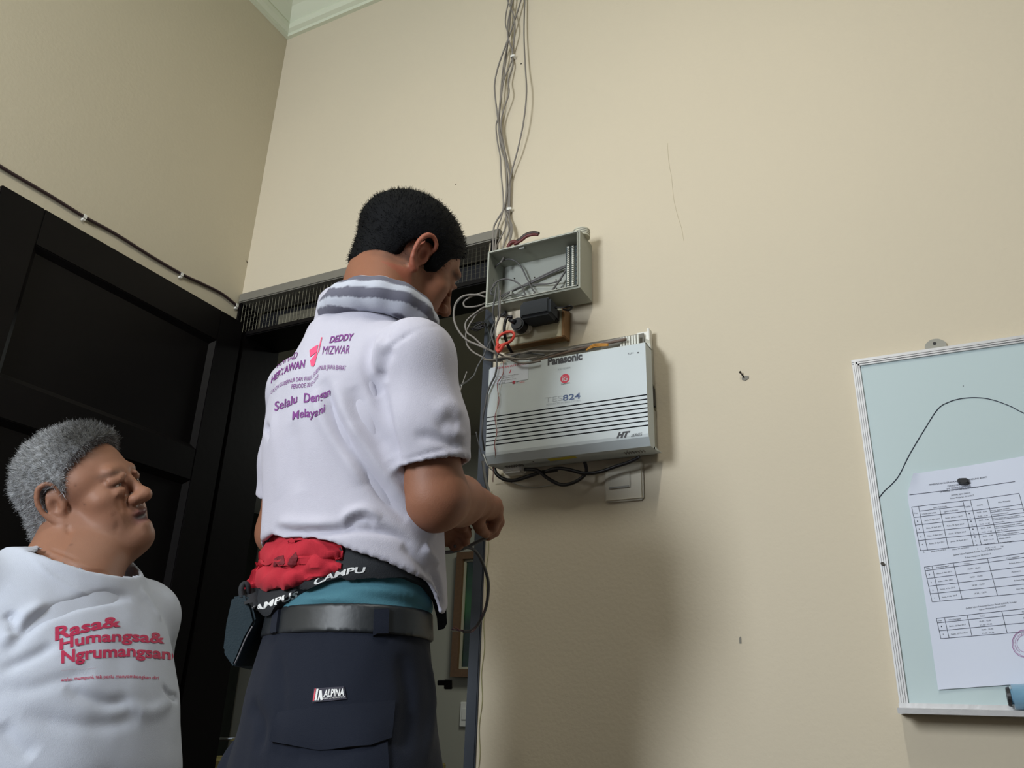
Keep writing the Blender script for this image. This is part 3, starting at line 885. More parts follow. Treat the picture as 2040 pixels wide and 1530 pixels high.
days = [('Senin, 17 April 2017', 'Senin, 24 April 2017'), ('Selasa, 18 April 2017', 'Rabu, 25 April 2017'), ('Rabu, 19 April 2017', 'Kamis, 27 April 2017'), ('Kamis, 20 April 2017', 'Jumat, 28 April 2017'), ("Jumat, 21 April 2017", 'Sabtu, 29 April 2017')]
subj = [('Pend. Agama (USBN)', 'Bahasa Indonesia'), ('Pend. Kewarganegaraan (USBN)', 'Matematika'), ('Ilmu Pengetahuan Sosial (USBN)', 'Seni Budaya'), ('Ilmu Pengetahuan Alam', 'Bahasa Sunda'), ('Bahasa Inggris', 'TIK')]
for i in range(5):
    v0 = .235 + i * .175
    cell(T1, .022, v0 + .11, str(i + 1), 2); cell(T1, .09, v0 + .11, days[i][0], 30); cell(T1, .28, v0 + .11, days[i][1], 34)
    cell(T1, .50, v0 + .065, '1', 2); cell(T1, .50, v0 + .15, '2', 2)
    cell(T1, .575, v0 + .065, '08.00 - 10.00', 20, 2.3); cell(T1, .575, v0 + .15, '10.30 - 12.30', 20, 2.3)
    cell(T1, .71, v0 + .065, subj[i][0], min(52, 2.0 * len(subj[i][0])), 2.5); cell(T1, .71, v0 + .15, subj[i][1], 2.0 * len(subj[i][1]), 2.5)
ptxt('PEMERINTAH DAERAH KABUPATEN BANDUNG BARAT', 1851, 969, 115, 3.2, -.145)
ptxt('DINAS PENDIDIKAN', 1888, 971, 46, 3.0, -.145)
ptxt('SMP NEGERI 3 LEMBANG', 1886, 976.5, 48, 3.4, -.145)
ptxt('Jl. Maribaya No. 129 Telp. 2786784 Lembang', 1874, 982.5, 75, 3.0, -.15)
ptxt('JADWAL UJIAN DAN US', 1895, 989, 38, 2.8, -.15); ptxt('Tahun Pelajaran 2016/2017', 1892, 995.5, 48, 2.8, -.15)
ptxt('Jadwal Ujian Nasional Kertas Pensil (UNKP) Utama', 1899, 1108, 96, 3.0, -.15); ptxt('Tahun Pelajaran 2016/2017', 1922, 1113, 52, 2.8, -.16)
A2 = ((1841.5, 1130.5), (2076, 1097), (2100, 1176), (1857, 1199.5))
table(*A2, [0, .065, .245, .535, 1.0], [0, .105, .33, .55, .77, 1.0])
cell(A2, .015, .07, 'No', 6); cell(A2, .10, .075, 'Hari/tanggal', 24); cell(A2, .33, .08, 'Waktu', 11); cell(A2, .69, .08, 'Mata pelajaran', 26)
for i, (d_, s_) in enumerate((('Selasa, 2 Mei 2017', 'Bahasa Indonesia'), ('Rabu, 3 Mei 2017', 'Matematika'), ('Kamis, 4 Mei 2017', 'Bahasa Inggris'), ('Senin, 8 Mei 2017', 'Ilmu Pengetahuan Alam'))):
    v0 = .105 + i * .224
    cell(A2, .022, v0 + .14, str(i + 1), 2); cell(A2, .085, v0 + .14, d_, 30); cell(A2, .35, v0 + .13, '10.30 - 12.30', 25); cell(A2, .70, v0 + .12, s_, 1.9 * len(s_))
ptxt('Jadwal Ujian Nasional Kertas Pensil (UNKP) Susulan', 1924, 1213.5, 101, 3.0, -.13); ptxt('Tahun Pelajaran 2016/2017', 1950, 1216.5, 53, 2.8, -.15)
A3 = ((1865.5, 1232.5), (2100, 1206), (2112, 1253), (1874.5, 1272.5))
table(*A3, [0, .068, .26, .555, 1.0], [0, .22, .61, 1.0])
cell(A3, .015, .15, 'No', 6); cell(A3, .10, .16, 'Hari/tanggal', 24); cell(A3, .36, .15, 'Waktu', 10); cell(A3, .72, .15, 'Mata pelajaran', 26)
for i, d_ in enumerate(('Senin, 22 Mei 2017', 'Selasa, 23 Mei 2017')):
    v0 = .22 + i * .39
    cell(A3, .022, v0 + .22, str(i + 1), 2); cell(A3, .09, v0 + .25, d_, 33); cell(A3, .35, v0 + .17, '10.30 - 12.30', 23); cell(A3, .35, v0 + .34, '13.30 - 15.30', 23); cell(A3, .72, v0 + .2, 'Bahasa Indonesia', 30)
ruleMB.build('table_rules', M['ink'], pp)
txtMB.build('printed_text', M['ink'], pp)
mb = MB()
for r in (26, 23.5, 17, 15.5):
    pass
for (r0_, r1_) in ((26.5, 25.4), (24.2, 23.6), (16.5, 15.8)):
    vs = []
    nn = 40
    for i in range(nn + 1):
        a = 2 * math.pi * i / nn
        for r in (r0_, r1_):
            vs.append(on_sheet(2042 + r * math.cos(a), 1282 + r * 1.05 * math.sin(a), 0.0006))
    mb.add(vs, [(2 * i, 2 * i + 1, 2 * i + 3, 2 * i + 2) for i in range(nn)])
for i in range(18):   # letters round the stamp
    a = 2.2 + i * 0.18
    cx_, cy_ = 2042 + 20 * math.cos(a), 1282 - 20 * math.sin(a) * -1
    v, f, w_ = textmesh('PEMERINTAHKABUPATE'[i])
    pts = []
    for q in v:
        lx, ly = (q[0] - w_ / 2) * 4.4, (q[1] - .35) * 4.4
        ca, sa = math.cos(a - math.pi * 1.5), math.sin(a - math.pi * 1.5)
        pts.append(on_sheet(cx_ + lx * ca + ly * sa, cy_ + lx * sa - ly * ca, 0.0006))
    mb.add(pts, f)
mb.build('round_stamp', M['stamp'], pp, )
# black magnet clip
mg = PY(1919, 958, -0.026)
m_o = MB().prism([(mg[0] + a, -0.020, mg[2] + b) for a, b in ((-.0085, .0055), (-.0095, .0), (-.006, -.0058), (.003, -.0065), (.0085, -.004), (.0098, .001), (.0075, .0048), (0, .0055))],
                 [(mg[0] + a * .85, -0.028, mg[2] + b * .85) for a, b in ((-.0085, .0055), (-.0095, .0), (-.006, -.0058), (.003, -.0065), (.0085, -.004), (.0098, .001), (.0075, .0048), (0, .0055))]).build('magnet', M['black'], None, bevel=0.0015)
tag(m_o, 'black magnet holding the timetable sheet on the whiteboard', 'magnet')

# ------------------------------------------------------------------ marks and plugs on the wall
def scuff(px, py, pts, m, name, label, cat, th=0.0006):
    p = PY(px, py, 0)
    o = MB().prism([(p[0] + a, 0.0, p[2] + b) for a, b in pts], [(p[0] + a, -th, p[2] + b) for a, b in pts]).build(name, m, None)
    tag(o, label, cat)
    return o
g = empty('wall_plug', (-0.27, 0, 1.57), 'grey wall plug with a bent screw on the wall left of the whiteboard top', 'wall plug')
p = PY(1484, 753, 0)
MB().prism([(p[0] + a, 0, p[2] + b) for a, b in ((-.006, -.003), (0, -.006), (.007, -.003), (.008, .002), (.002, .004), (-.005, .003))], [(p[0] + a, -.0015, p[2] + b) for a, b in ((-.006, -.003), (0, -.006), (.007, -.003), (.008, .002), (.002, .004), (-.005, .003))]).build('filler', M['plug_grey'], g)
p2 = PY(1477, 746, 0)
MB().bar((p[0] - .001, -0.001, p[2] + .0), (p2[0], -0.008, p2[2] + .001), 0.0014, 8).build('screw', M['screw'], g, smooth=True)
MB().bar((p2[0], -0.008, p2[2] + .001), (p2[0] - .001, -0.0100, p2[2] + .002), 0.0024, 10).build('screw_head', M['screw'], g)
scuff(1475, 1275, ((-.002, -.006), (.0015, -.006), (.002, .004), (.0, .006), (-.002, .003)), M['plug_grey'], 'screw_hole', 'small grey plugged hole low on the wall left of the whiteboard', 'hole')
scuff(1038.5, 127, ((-.002, -.002), (.002, -.002), (.002, .002), (-.002, .002)), M['screw'], 'screw_hole', 'small dark screw hole beside the hanging cable bundle near the top', 'hole')
scuff(908, 367, ((-.0022, -.001), (.0015, -.0015), (.002, .0005), (-.001, .001)), M['dirt'], 'wall_speck', 'tiny dark speck on the wall above the standing man head', 'mark')
p = PX(494, 524, XC)
o = MB().add([(XC + .0006, p[1] - .014, p[2] + .006), (XC + .0006, p[1] - .006, p[2] + .002), (XC + .0006, p[1] - .0055, p[2] + .0035), (XC + .0006, p[1] + .002, p[2] - .002), (XC + .0006, p[1] + .001, p[2] - .0032), (XC + .0006, p[1] - .007, p[2] + .0)], [(0, 2, 1), (1, 2, 3, 4), (1, 4, 5)]).build('wall_scuff', M['dirt'], None)
tag(o, 'small brown scuff near the room corner above the transom', 'mark')
# hairline crack on the back wall
cr = MB()
pts = [PY(px, py, -0.0004) for px, py in ((1330, 285), (1332, 320), (1338, 355), (1342, 395), (1350, 430), (1358, 455), (1362, 480))]
tube_mb(cr, pts, 0.00028, 4, 4)
o = cr.build('wall_crack', mat('crack_line', S(190, 178, 150), 0.9), None)
tag(o, 'fine hairline crack on the cream wall right of the cables', 'mark')

# ------------------------------------------------------------------ cables
def wallcable(pts, r, m, label, name='cable', group=None, sub=8):
    return cable(name, [PY(px, py, y) for px, py, y in pts], r, m, label, 'cable', group=group, sub=sub)


cg = M['cable_grey']
G = 'grey cables hanging down the wall above the boxes'
# zoom factor of the notes: (x/3.06+900, y/3.06)
def Z(pts):
    a0, b0, y0 = pts[0]      # every strand goes on up to the ceiling moulding
    top = [(a0 + 60, -640, -.045), (a0 + 25, -340, -.02)]
    return [(900 + a / 3.06, b / 3.06, y) for a, b, y in top + pts]
wallcable(Z([(338, -40, -.02), (340, 0, -.02), (375, 90, -.022), (385, 180, -.024), (370, 330, -.010), (372, 400, -.012), (345, 490, -.02), (348, 570, -.024), (310, 690, -.022), (300, 780, -.02), (320, 900, -.018), (345, 1020, -.012), (355, 1100, -.012), (352, 1270, -.010), (352, 1330, -.014), (368, 1380, -.02), (362, 1440, -.03), (335, 1530, -.05), (300, 1600, -.06)]), 0.0021, cg, 'grey cable running straight through both wall clips with small waves', group=None)
wallcable(Z([(375, -40, -.02), (372, 0, -.02), (345, 120, -.028), (342, 220, -.028), (368, 310, -.010), (366, 370, -.010), (320, 480, -.022), (305, 560, -.026), (285, 720, -.026), (292, 830, -.024), (330, 960, -.018), (352, 1060, -.014), (345, 1200, -.012), (345, 1275, -.010), (330, 1350, -.014), (322, 1400, -.02), (282, 1480, -.03), (258, 1560, -.04)]), 0.0021, cg, 'grey cable of the left strands, passing through both white wall clips')
wallcable(Z([(425, -40, -.015), (422, 0, -.015), (365, 180, -.02), (320, 300, -.022), (285, 400, -.026), (264, 490, -.03), (262, 560, -.03), (278, 700, -.028), (292, 800, -.024), (325, 940, -.02), (335, 1050, -.018), (333, 1180, -.018), (318, 1270, -.02), (272, 1350, -.024), (255, 1400, -.028), (252, 1540, -.04)]), 0.0023, cg, 'grey cable bowing farthest left between the two wall clips')
wallcable(Z([(350, -40, -.018), (348, 0, -.018), (330, 90, -.024), (328, 150, -.026), (345, 220, -.024), (332, 300, -.022), (310, 430, -.02), (302, 540, -.018), (285, 700, -.018), (270, 770, -.02), (278, 860, -.02), (296, 960, -.02), (300, 1050, -.022), (315, 1240, -.022), (300, 1330, -.026), (282, 1380, -.03), (268, 1470, -.04), (262, 1560, -.05)]), 0.0019, M['cable_grey'], 'thin grey cable along the left side of the bundle, lowest loop at mid height')
wallcable(Z([(445, -40, -.014), (445, 0, -.014), (440, 200, -.018), (448, 400, -.022), (456, 560, -.03), (438, 740, -.03), (405, 900, -.024), (365, 1050, -.014), (345, 1150, -.014), (325, 1260, -.016), (335, 1340, -.02), (350, 1400, -.026), (325, 1470, -.035), (300, 1545, -.05)]), 0.0021, cg, 'grey cable hanging apart on the right side of the bundle')
wallcable(Z([(365, -40, -.012), (362, 0, -.012), (350, 180, -.014), (340, 280, -.016), (318, 460, -.016), (300, 600, -.016), (288, 760, -.016), (300, 900, -.016), (330, 1000, -.014), (340, 1120, -.012), (330, 1260, -.012), (345, 1320, -.016), (360, 1390, -.022), (350, 1480, -.04), (330, 1560, -.05)]), 0.0019, M['cable_grey'], 'thin grey cable lying closest to the wall in the bundle middle')
for (px, py, lb) in ((1021, 113, 'upper white cable clip nailed on the wall round the grey cables'), (1014, 417, 'lower white cable clip nailed on the wall round the grey cables')):
    p = PY(px, py, -0.01)
    e_ = empty('cable_clip', (p[0], 0, p[2]), lb, 'clip', group=None)
    MB().box((p[0] - .0045, -0.0145, p[2] - .004), (p[0] + .0035, -0.0135, p[2] + .004)).build('strap', M['white'], e_, bevel=0.0004)
    MB().box((p[0] - .0048, -0.0145, p[2] - .004), (p[0] - .0038, -0.0005, p[2] + .004)).build('side', M['white'], e_)
    MB().box((p[0] + .0032, -0.0145, p[2] - .004), (p[0] + .008, -0.0005, p[2] + .003)).build('nail_block', M['white'], e_, bevel=0.0008)

# loops left of the junction box; notes: (880+x/10.93, 560+y/10.93)
def Q(pts): return [(880 + a / 10.93, 560 + b / 10.93, y) for a, b, y in pts]
wallcable(Q([(1180, 60, -.07), (1100, 150, -.085), (1060, 200, -.09), (1080, 280, -.09), (1160, 290, -.08), (1190, 200, -.06)]), 0.0018, M['cable_dark'], 'small dark grey loop inside the left end of the junction box')
wallcable(Q([(1120, 250, -.03), (940, 240, -.045), (760, 295, -.055), (590, 300, -.06), (430, 350, -.06), (310, 480, -.06), (262, 700, -.06), (290, 920, -.06), (400, 1130, -.055), (560, 1290, -.05), (760, 1380, -.05), (900, 1440, -.05), (1080, 1520, -.07), (1220, 1590, -.085)]), 0.0026, cg, 'largest grey cable loop left of the junction box, sweeping to the exchange')
wallcable(Q([(1120, 380, -.03), (930, 340, -.05), (780, 300, -.055), (620, 350, -.05), (500, 430, -.05), (475, 500, -.05), (520, 560, -.05), (680, 560, -.05), (830, 530, -.045), (1000, 460, -.03)]), 0.0022, cg, 'small closed grey cable loop beside the left edge of the junction box')
wallcable(Q([(960, 560, -.04), (880, 590, -.045), (740, 690, -.05), (600, 800, -.05), (525, 900, -.05), (515, 1010, -.05), (560, 1130, -.05), (700, 1230, -.05), (850, 1370, -.05), (1000, 1480, -.05), (1200, 1560, -.06), (1380, 1660, -.085), (1650, 1770, -.105), (1850, 1790, -.108), (2150, 1740, -.108)]), 0.0022, cg, 'middle grey cable loop below the junction box, continuing to the exchange top')
wallcable(Q([(980, 590, -.035), (860, 640, -.04), (760, 720, -.045), (660, 860, -.045), (590, 980, -.045), (530, 1130, -.045), (530, 1260, -.045), (560, 1400, -.045), (680, 1540, -.05), (860, 1640, -.055), (1000, 1720, -.07), (1180, 1740, -.085), (1320, 1740, -.09)]), 0.0021, M['cable_grey'], 'inner grey cable loop under the junction box next to the black cord')
wallcable(Q([(1190, 130, -.10), (1150, 400, -.106), (1115, 620, -.10), (1120, 800, -.09), (1150, 900, -.085), (1090, 1050, -.08), (1080, 1180, -.08), (1150, 1400, -.09), (1180, 1560, -.10), (1200, 1750, -.107), (1190, 1920, -.109), (1150, 2080, -.109), (1060, 2260, -.109), (990, 2450, -.108), (950, 2700, -.106), (900, 2950, -.10), (880, 3300, -.09), (900, 3520, -.07), (930, 3680, -.05)]), 0.0021, M['cable_dark'], 'dark grey cable dropping in front of the left end of the exchange cover')
wallcable(Q([(1230, 40, -.095), (1250, 250, -.104), (1240, 600, -.10), (1220, 850, -.09), (1150, 1050, -.085), (1090, 1250, -.08), (1000, 1420, -.075), (900, 1650, -.07), (780, 1860, -.07), (700, 2050, -.08), (560, 2180, -.10), (440, 2250, -.14), (400, 2290, -.16)]), 0.0017, M['cable_dark'], 'dark thin cable slanting down from junction box towards the man sleeve')
wallcable(Q([(1280, 200, -.09), (1270, 420, -.103), (1260, 760, -.10), (1190, 950, -.09), (1170, 1150, -.09), (1200, 1400, -.092), (1210, 1640, -.10)]), 0.0019, cg, 'grey cable dropping vertically over the lower left rim of the junction box')
wallcable([(930, 740, -.10), (918, 775, -.10), (910, 800, -.12), (905, 850, -.16)], 0.0012, M['cable_grey'], 'thin grey wire curving down between sleeve and doorway jamb')
wallcable([(1010, 706, -.075), (1035, 705, -.08), (1060, 699, -.07), (1090, 700, -.06), (1125, 698, -.05), (1150, 692, -.045), (1190, 686, -.04)], 0.0026, M['cable_grey'], 'grey cable lying along the open top of the exchange')
wallcable([(985, 716, -.09), (1010, 714, -.095), (1030, 706, -.085), (1050, 703, -.07), (1085, 707, -.06)], 0.0024, M['cable_dark'], 'dark grey cable crossing the upper left corner of the exchange')
wallcable([(962, 716, -.06), (985, 717, -.09), (1005, 712, -.10), (1040, 716, -.106), (1070, 712, -.100)], 0.0023, cg, 'short grey cable end pushed in at the exchange left corner')
wallcable([(1003, 722, -.104), (1002, 745, -.106), (991, 765, -.106), (994, 800, -.106), (986, 830, -.107), (990, 860, -.106), (985, 885, -.105), (987, 905, -.10), (983, 935, -.06), (982, 960, -.012)], 0.0009, M['cable_red'], 'thin reddish twisted wire hanging down the exchange front')
wallcable([(999, 720, -.104), (1000, 760, -.107), (991, 800, -.107), (989, 850, -.107), (987, 900, -.102), (985, 925, -.08)], 0.0007, M['cable_white'], 'thin whitish wire beside the red wire on the exchange front')
wallcable([(984, 931, -.03), (990, 945, -.03), (1005, 955, -.03), (1025, 957, -.035), (1050, 950, -.04), (1075, 942, -.04), (1110, 936, -.04)], 0.0042, M['cable_black'], 'thick black power cord sagging under the exchange left part')
wallcable([(1045, 935, -.05), (1070, 937, -.05), (1090, 952, -.045), (1115, 965, -.04), (1135, 964, -.04), (1155, 955, -.04), (1168, 940, -.04), (1165, 920, -.05)], 0.0038, M['cable_black'], 'black cord looping lowest below the exchange middle')
wallcable([(1085, 940, -.045), (1110, 933, -.05), (1135, 936, -.05), (1165, 943, -.045), (1195, 940, -.04), (1225, 930, -.04), (1255, 920, -.045), (1275, 910, -.05)], 0.0038, M['cable_black'], 'black cord rising to the right under the exchange bottom')
wallcable([(963, 905, -.02), (975, 932, -.012), (1000, 948, -.008), (1030, 965, -.006), (1060, 971, -.005), (1100, 966, -.005), (1125, 963, -.004)], 0.0011, M['cable_white'], 'thin pale wire curving on the wall below the black cords')
wallcable([(948, 860, -.05), (955, 890, -.035), (962, 912, -.02), (975, 932, -.014), (1000, 950, -.012), (1020, 962, -.010)], 0.0010, M['cable_dark'], 'thin dark wire from the jamb to the pale wire under the exchange')
# thin wavy wire tacked along the wall edge beside the jamb
pts = []
zs = np.linspace(1.385, 0.2, 60)
for i, z in enumerate(zs):
    pts.append((-0.8345 + 0.0022 * math.sin(i * 1.25) + (0.004 if i < 3 else 0), -0.0016, z))
cable('cable', pts, 0.0008, M['wire_olive'], 'thin wavy olive wire tacked down the wall edge beside the slate jamb', 'cable', sub=3, n=5)
# black cord bundle hooked at the upper jamb
bk = empty('cord_bundle', (-0.87, -0.02, 1.76), 'bunched black cord looped at the upper end of the slate jamb', 'cord')
for k, (a, b, c) in enumerate((((640, 935), (760, 905), (900, 890)), ((620, 1025), (760, 1045), (880, 1000)), ((700, 1000), (790, 950), (900, 900)), ((690, 1010), (800, 1010), (890, 960)))):
    q = [(950, 930 + 20 * k), c, b, a, (a[0] + 30, a[1] + 25), (b[0] + 20, b[1] + 30), (920, 960 + 15 * k)]
    tube_mb(MB(), [PY(880 + x / 10.93, 560 + y / 10.93, -.03 - .004 * k) for x, y in q], 0.0016, 6, 6).build('cord', M['cable_black'], bk, smooth=True)
for k in range(5):
    q = [(940 + 14 * k, 850), (960 + 16 * k, 930), (1010 - 6 * k, 1010), (1020 + 8 * k, 1200), (1010 + 10 * k, 1500)]
    tube_mb(MB(), [PY(880 + x / 10.93, 560 + y / 10.93, -.018 - .003 * k) for x, y in q], 0.0026, 6, 6).build('cord', mat('dusty_black_cord', S(44, 48, 48), 0.6) if k == 0 else bpy.data.materials['dusty_black_cord'], bk, smooth=True)
for k in range(4):
    q = [(1240 + 15 * k, 800 - 20 * k), (1300, 720 + 12 * k), (1350 + 8 * k, 690 + 8 * k), (1400, 660 + 18 * k), (1330 + 10 * k, 760 + 6 * k)]
    tube_mb(MB(), [PY(880 + x / 10.93, 560 + y / 10.93, -.05 - .003 * k) for x, y in q], 0.0018, 6, 6).build('cord', M['cable_black'], bk, smooth=True)
# orange-red cable strap
orr = empty('cable_strap', (-0.80, -0.09, 1.70), 'bright orange red plastic cable strap looped round the black cord', 'strap')
R_ = lambda pts: [(960 + a / 8.5, 560 + b / 8.5) for a, b in pts]
tube_mb(MB(), [PY(px, py, -.094) for px, py in R_([(300, 1120), (260, 1030), (300, 930), (400, 870), (500, 860), (545, 900), (520, 980), (450, 1040), (340, 1080), (270, 1110)])], 0.0032, 8, 8, rs=[1, 1, 1, 1, 1]).build('loop', M['orange_red'], orr, smooth=True)
tube_mb(MB(), [PY(px, py, -.096) for px, py in R_([(290, 1060), (255, 1120), (260, 1190), (300, 1180), (340, 1120), (370, 1070)])], 0.0042, 8, 8).build('tail', M['orange_red'], orr, smooth=True)

# cable clipped on the left wall
def LXP(px, py): return PX(px, py, XC + 0.006)
cable('cable', [LXP(*p) for p in ((-120, 255), (0, 331), (40, 355), (100, 390), (168, 432), (230, 466), (300, 510), (362, 546), (400, 564), (440, 584), (468, 606), (480, 617), (492, 628))], 0.0042, M['cable_brown'], 'brown black cable clipped along the left wall above the dark door', 'cable')
for k, (px, py) in enumerate(((168, 432), (361, 547), (471, 609))):
    p = LXP(px, py)
    e_ = empty('cable_clip', (XC, p[1], p[2]), ('pale cable clip on the left wall cable, first from the photo left', 'pale cable clip on the left wall cable, middle one', 'pale cable clip on the left wall cable, nearest the corner')[k], 'clip')
    MB().box((XC + 0.0095, p[1] - .004, p[2] - .005), (XC + 0.0108, p[1] + .004, p[2] + .005)).build('strap', M['white'], e_)
    MB().box((XC + 0.0005, p[1] - .004, p[2] - .011), (XC + 0.009, p[1] + .004, p[2] - .0045)).build('nail_block', M['white'], e_, bevel=0.001)

# ------------------------------------------------------------------ smooth solid modelling on a grid (for bodies and cloth)
def smin(a, b, k):
    h = np.clip(0.5 + 0.5 * (b - a) / k, 0, 1)
    return b * (1 - h) + a * h - k * h * (1 - h)


IDM = np.eye(3)


class Frame:
    def __init__(s, o, R=IDM):
        s.o = np.array(o, float)
        s.R = np.array(R, float)          # rows are the local axes in the world

    def w(s, x, y, z):
        return s.o + s.R[0] * x + s.R[1] * y + s.R[2] * z

    def loc(s, P):
        return (np.asarray(P) - s.o) @ s.R.T


def frame_from(o, fwd, up=(0, 0, 1), roll=0.0):
    f = np.array(fwd, float); f /= np.linalg.norm(f)
    r = np.cross(f, up); r /= np.linalg.norm(r)
    u = np.cross(r, f)
    c, s_ = math.cos(roll), math.sin(roll)
    return Frame(o, [r * c + u * s_, f, -r * s_ + u * c])


WF = Frame((0, 0, 0))


class Sdf:
    def __init__(s):
        s.p = []

    def add(s, fn, c, rad, k=0.01, op='u'):
        s.p.append((fn, np.array(c, float), rad, k, op))
        return s

    def ell(s, F, c, r, k=0.01, op='u', rot=None):
        wc = F.w(*c)
        r = np.array(r, float)
        R = F.R if rot is None else (rot @ F.R)
        def fn(P):
            q = (P - wc) @ R.T
            k0 = np.sqrt(((q / r) ** 2).sum(1)) + 1e-9
            k1 = np.sqrt(((q / r ** 2) ** 2).sum(1)) + 1e-9
            return k0 * (k0 - 1) / k1
        return s.add(fn, wc, r.max(), k, op)

    def cap(s, F, a, b, ra, rb=None, k=0.01, op='u'):
        a = F.w(*a); b = F.w(*b)
        rb = ra if rb is None else rb
        ab = b - a
        L2 = ab @ ab + 1e-12
        def fn(P):
            t = np.clip((P - a) @ ab / L2, 0, 1)
            return np.linalg.norm(P - a - t[:, None] * ab, axis=1) - (ra + (rb - ra) * t)
        return s.add(fn, (a + b) / 2, math.sqrt(L2) / 2 + max(ra, rb), k, op)

    def chain(s, F, pts, rs, k=0.01, op='u'):
        if not hasattr(rs, '__len__'): rs = [rs] * len(pts)
        for i in range(len(pts) - 1):
            s.cap(F, pts[i], pts[i + 1], rs[i], rs[i + 1], k, op)
        return s

    def prof(s, F, rows, k=0.02, op='u', n=2.0):
        A = np.array(rows, float)     # z, cx, cy, rx, ry
        zf = np.linspace(A[0, 0], A[-1, 0], 200)
        cols = [np.interp(zf, A[:, 0], A[:, j]) for j in range(1, 5)]
        ker = np.hanning(25); ker /= ker.sum()
        cols = [np.convolve(np.pad(c, 12, 'edge'), ker, 'valid') for c in cols]
        z0, z1 = A[0, 0], A[-1, 0]
        def fn(P):
            q = (P - F.o) @ F.R.T
            cx, cy, rx, ry = [np.interp(q[:, 2], zf, c) for c in cols]
            x = (q[:, 0] - cx); y = (q[:, 1] - cy)
            k0 = (np.abs(x / rx) ** n + np.abs(y / ry) ** n) ** (1 / n) + 1e-9
            k1 = np.sqrt((x / rx ** 2) ** 2 + (y / ry ** 2) ** 2) + 1e-9
            d = np.where(k0 > 0.3, k0 * (k0 - 1) / k1, -np.minimum(rx, ry) * 0.7)
            return np.maximum(d, np.maximum(z0 - q[:, 2], q[:, 2] - z1))
        c = F.w(0, 0, (z0 + z1) / 2)
        return s.add(fn, c, math.hypot((z1 - z0) / 2, A[:, 3:5].max() + 0.08), k, op)

    def ev(s, P, margin=0.05):
        d = np.full(len(P), 1.0)
        lo, hi = P.min(0), P.max(0)
        for fn, c, rad, k, op in s.p:
            if (c + rad + margin < lo).any() or (c - rad - margin > hi).any(): continue
            m = np.abs(P - c).max(1) < rad + margin
            if not m.any(): continue
            v = fn(P[m])
            if op == 'u':
                d[m] = smin(d[m], v, k)
            elif op == 's':
                d[m] = -smin(-d[m], v, k)
            else:      # keep only inside
                d[m] = -smin(-d[m], -v, k)
        return d


def surf_nets(fn, lo, hi, h, B=8):
    lo = np.array(lo, float); hi = np.array(hi, float)
    nb = np.ceil((hi - lo) / (h * B)).astype(int)
    n = nb * B + 1
    D = np.full(n, 1.0, np.float32)
    bi = np.stack(np.meshgrid(*[np.arange(q) for q in nb], indexing='ij'), -1).reshape(-1, 3)
    cen = lo + (bi + 0.5) * B * h
    dc = fn(cen)
    rad = B * h * 0.87 * 1.35 + 0.012
    inside = bi[dc < -rad]
    for b in inside:
        D[b[0] * B:(b[0] + 1) * B + 1, b[1] * B:(b[1] + 1) * B + 1, b[2] * B:(b[2] + 1) * B + 1] = -1
    act = bi[np.abs(dc) <= rad]
    off = np.stack(np.meshgrid(*[np.arange(B + 1)] * 3, indexing='ij'), -1).reshape(-1, 3)
    sup = act // 4
    key = (sup[:, 0] * 4096 + sup[:, 1]) * 4096 + sup[:, 2]
    order = np.argsort(key, kind='stable')
    act = act[order]; key = key[order]
    cuts = np.concatenate([[0], np.where(np.diff(key))[0] + 1, [len(act)]])
    for s0, s1_ in zip(cuts[:-1], cuts[1:]):
        a = act[s0:s1_]
        if not len(a): continue
        idx = (a[:, None, :] * B + off[None]).reshape(-1, 3)
        v = fn(lo + idx * h)
        D[idx[:, 0], idx[:, 1], idx[:, 2]] = v
    D[0] = D[-1] = 1; D[:, 0] = D[:, -1] = 1; D[:, :, 0] = D[:, :, -1] = 1
    sg = D < 0
    cnt = np.zeros(np.array(D.shape) - 1, np.int8)
    cs = [(i, j, k) for i in (0, 1) for j in (0, 1) for k in (0, 1)]
    sl = lambda o, m: tuple(slice(o[i], o[i] + m[i]) for i in range(3))
    m = np.array(D.shape) - 1
    for o in cs: cnt += sg[sl(o, m)]
    cells = np.argwhere((cnt > 0) & (cnt < 8))
    vid = -np.ones(m, np.int32)
    vid[cells[:, 0], cells[:, 1], cells[:, 2]] = np.arange(len(cells))
    val = np.stack([D[cells[:, 0] + o[0], cells[:, 1] + o[1], cells[:, 2] + o[2]] for o in cs], 1)
    pos = np.zeros((len(cells), 3)); num = np.zeros(len(cells))
    ci = {o: i for i, o in enumerate(cs)}
    for o in cs:
        for ax in range(3):
            if o[ax]: continue
            q = list(o); q[ax] = 1
            a, b = val[:, ci[o]], val[:, ci[tuple(q)]]
            mk = (a < 0) != (b < 0)
            t = np.where(mk, a / np.where(mk, a - b, 1), 0)
            p = np.array(o, float)[None] + np.zeros((len(cells), 1)); p[:, ax] = t
            pos[mk] += p[mk]; num[mk] += 1
    V = lo + (cells + pos / num[:, None]) * h
    F = []
    for ax in range(3):
        u, w_ = (ax + 1) % 3, (ax + 2) % 3
        a = sg[tuple(slice(0, -1) if i == ax else slice(1, -1) for i in range(3))]
        b = sg[tuple(slice(1, None) if i == ax else slice(1, -1) for i in range(3))]
        E_ = np.argwhere(a != b)
        if not len(E_): continue
        flip = a[E_[:, 0], E_[:, 1], E_[:, 2]]
        base = E_.copy()
        base[:, u] += 1; base[:, w_] += 1
        q = []
        for du, dw in ((0, 0), (-1, 0), (-1, -1), (0, -1)):
            c = base.copy(); c[:, u] += du; c[:, w_] += dw
            q.append(vid[c[:, 0], c[:, 1], c[:, 2]])
        q = np.stack(q, 1)
        q[~flip] = q[~flip][:, ::-1]
        F.append(q)
    F = np.concatenate(F)
    F = F[(F >= 0).all(1)]
    return V, F


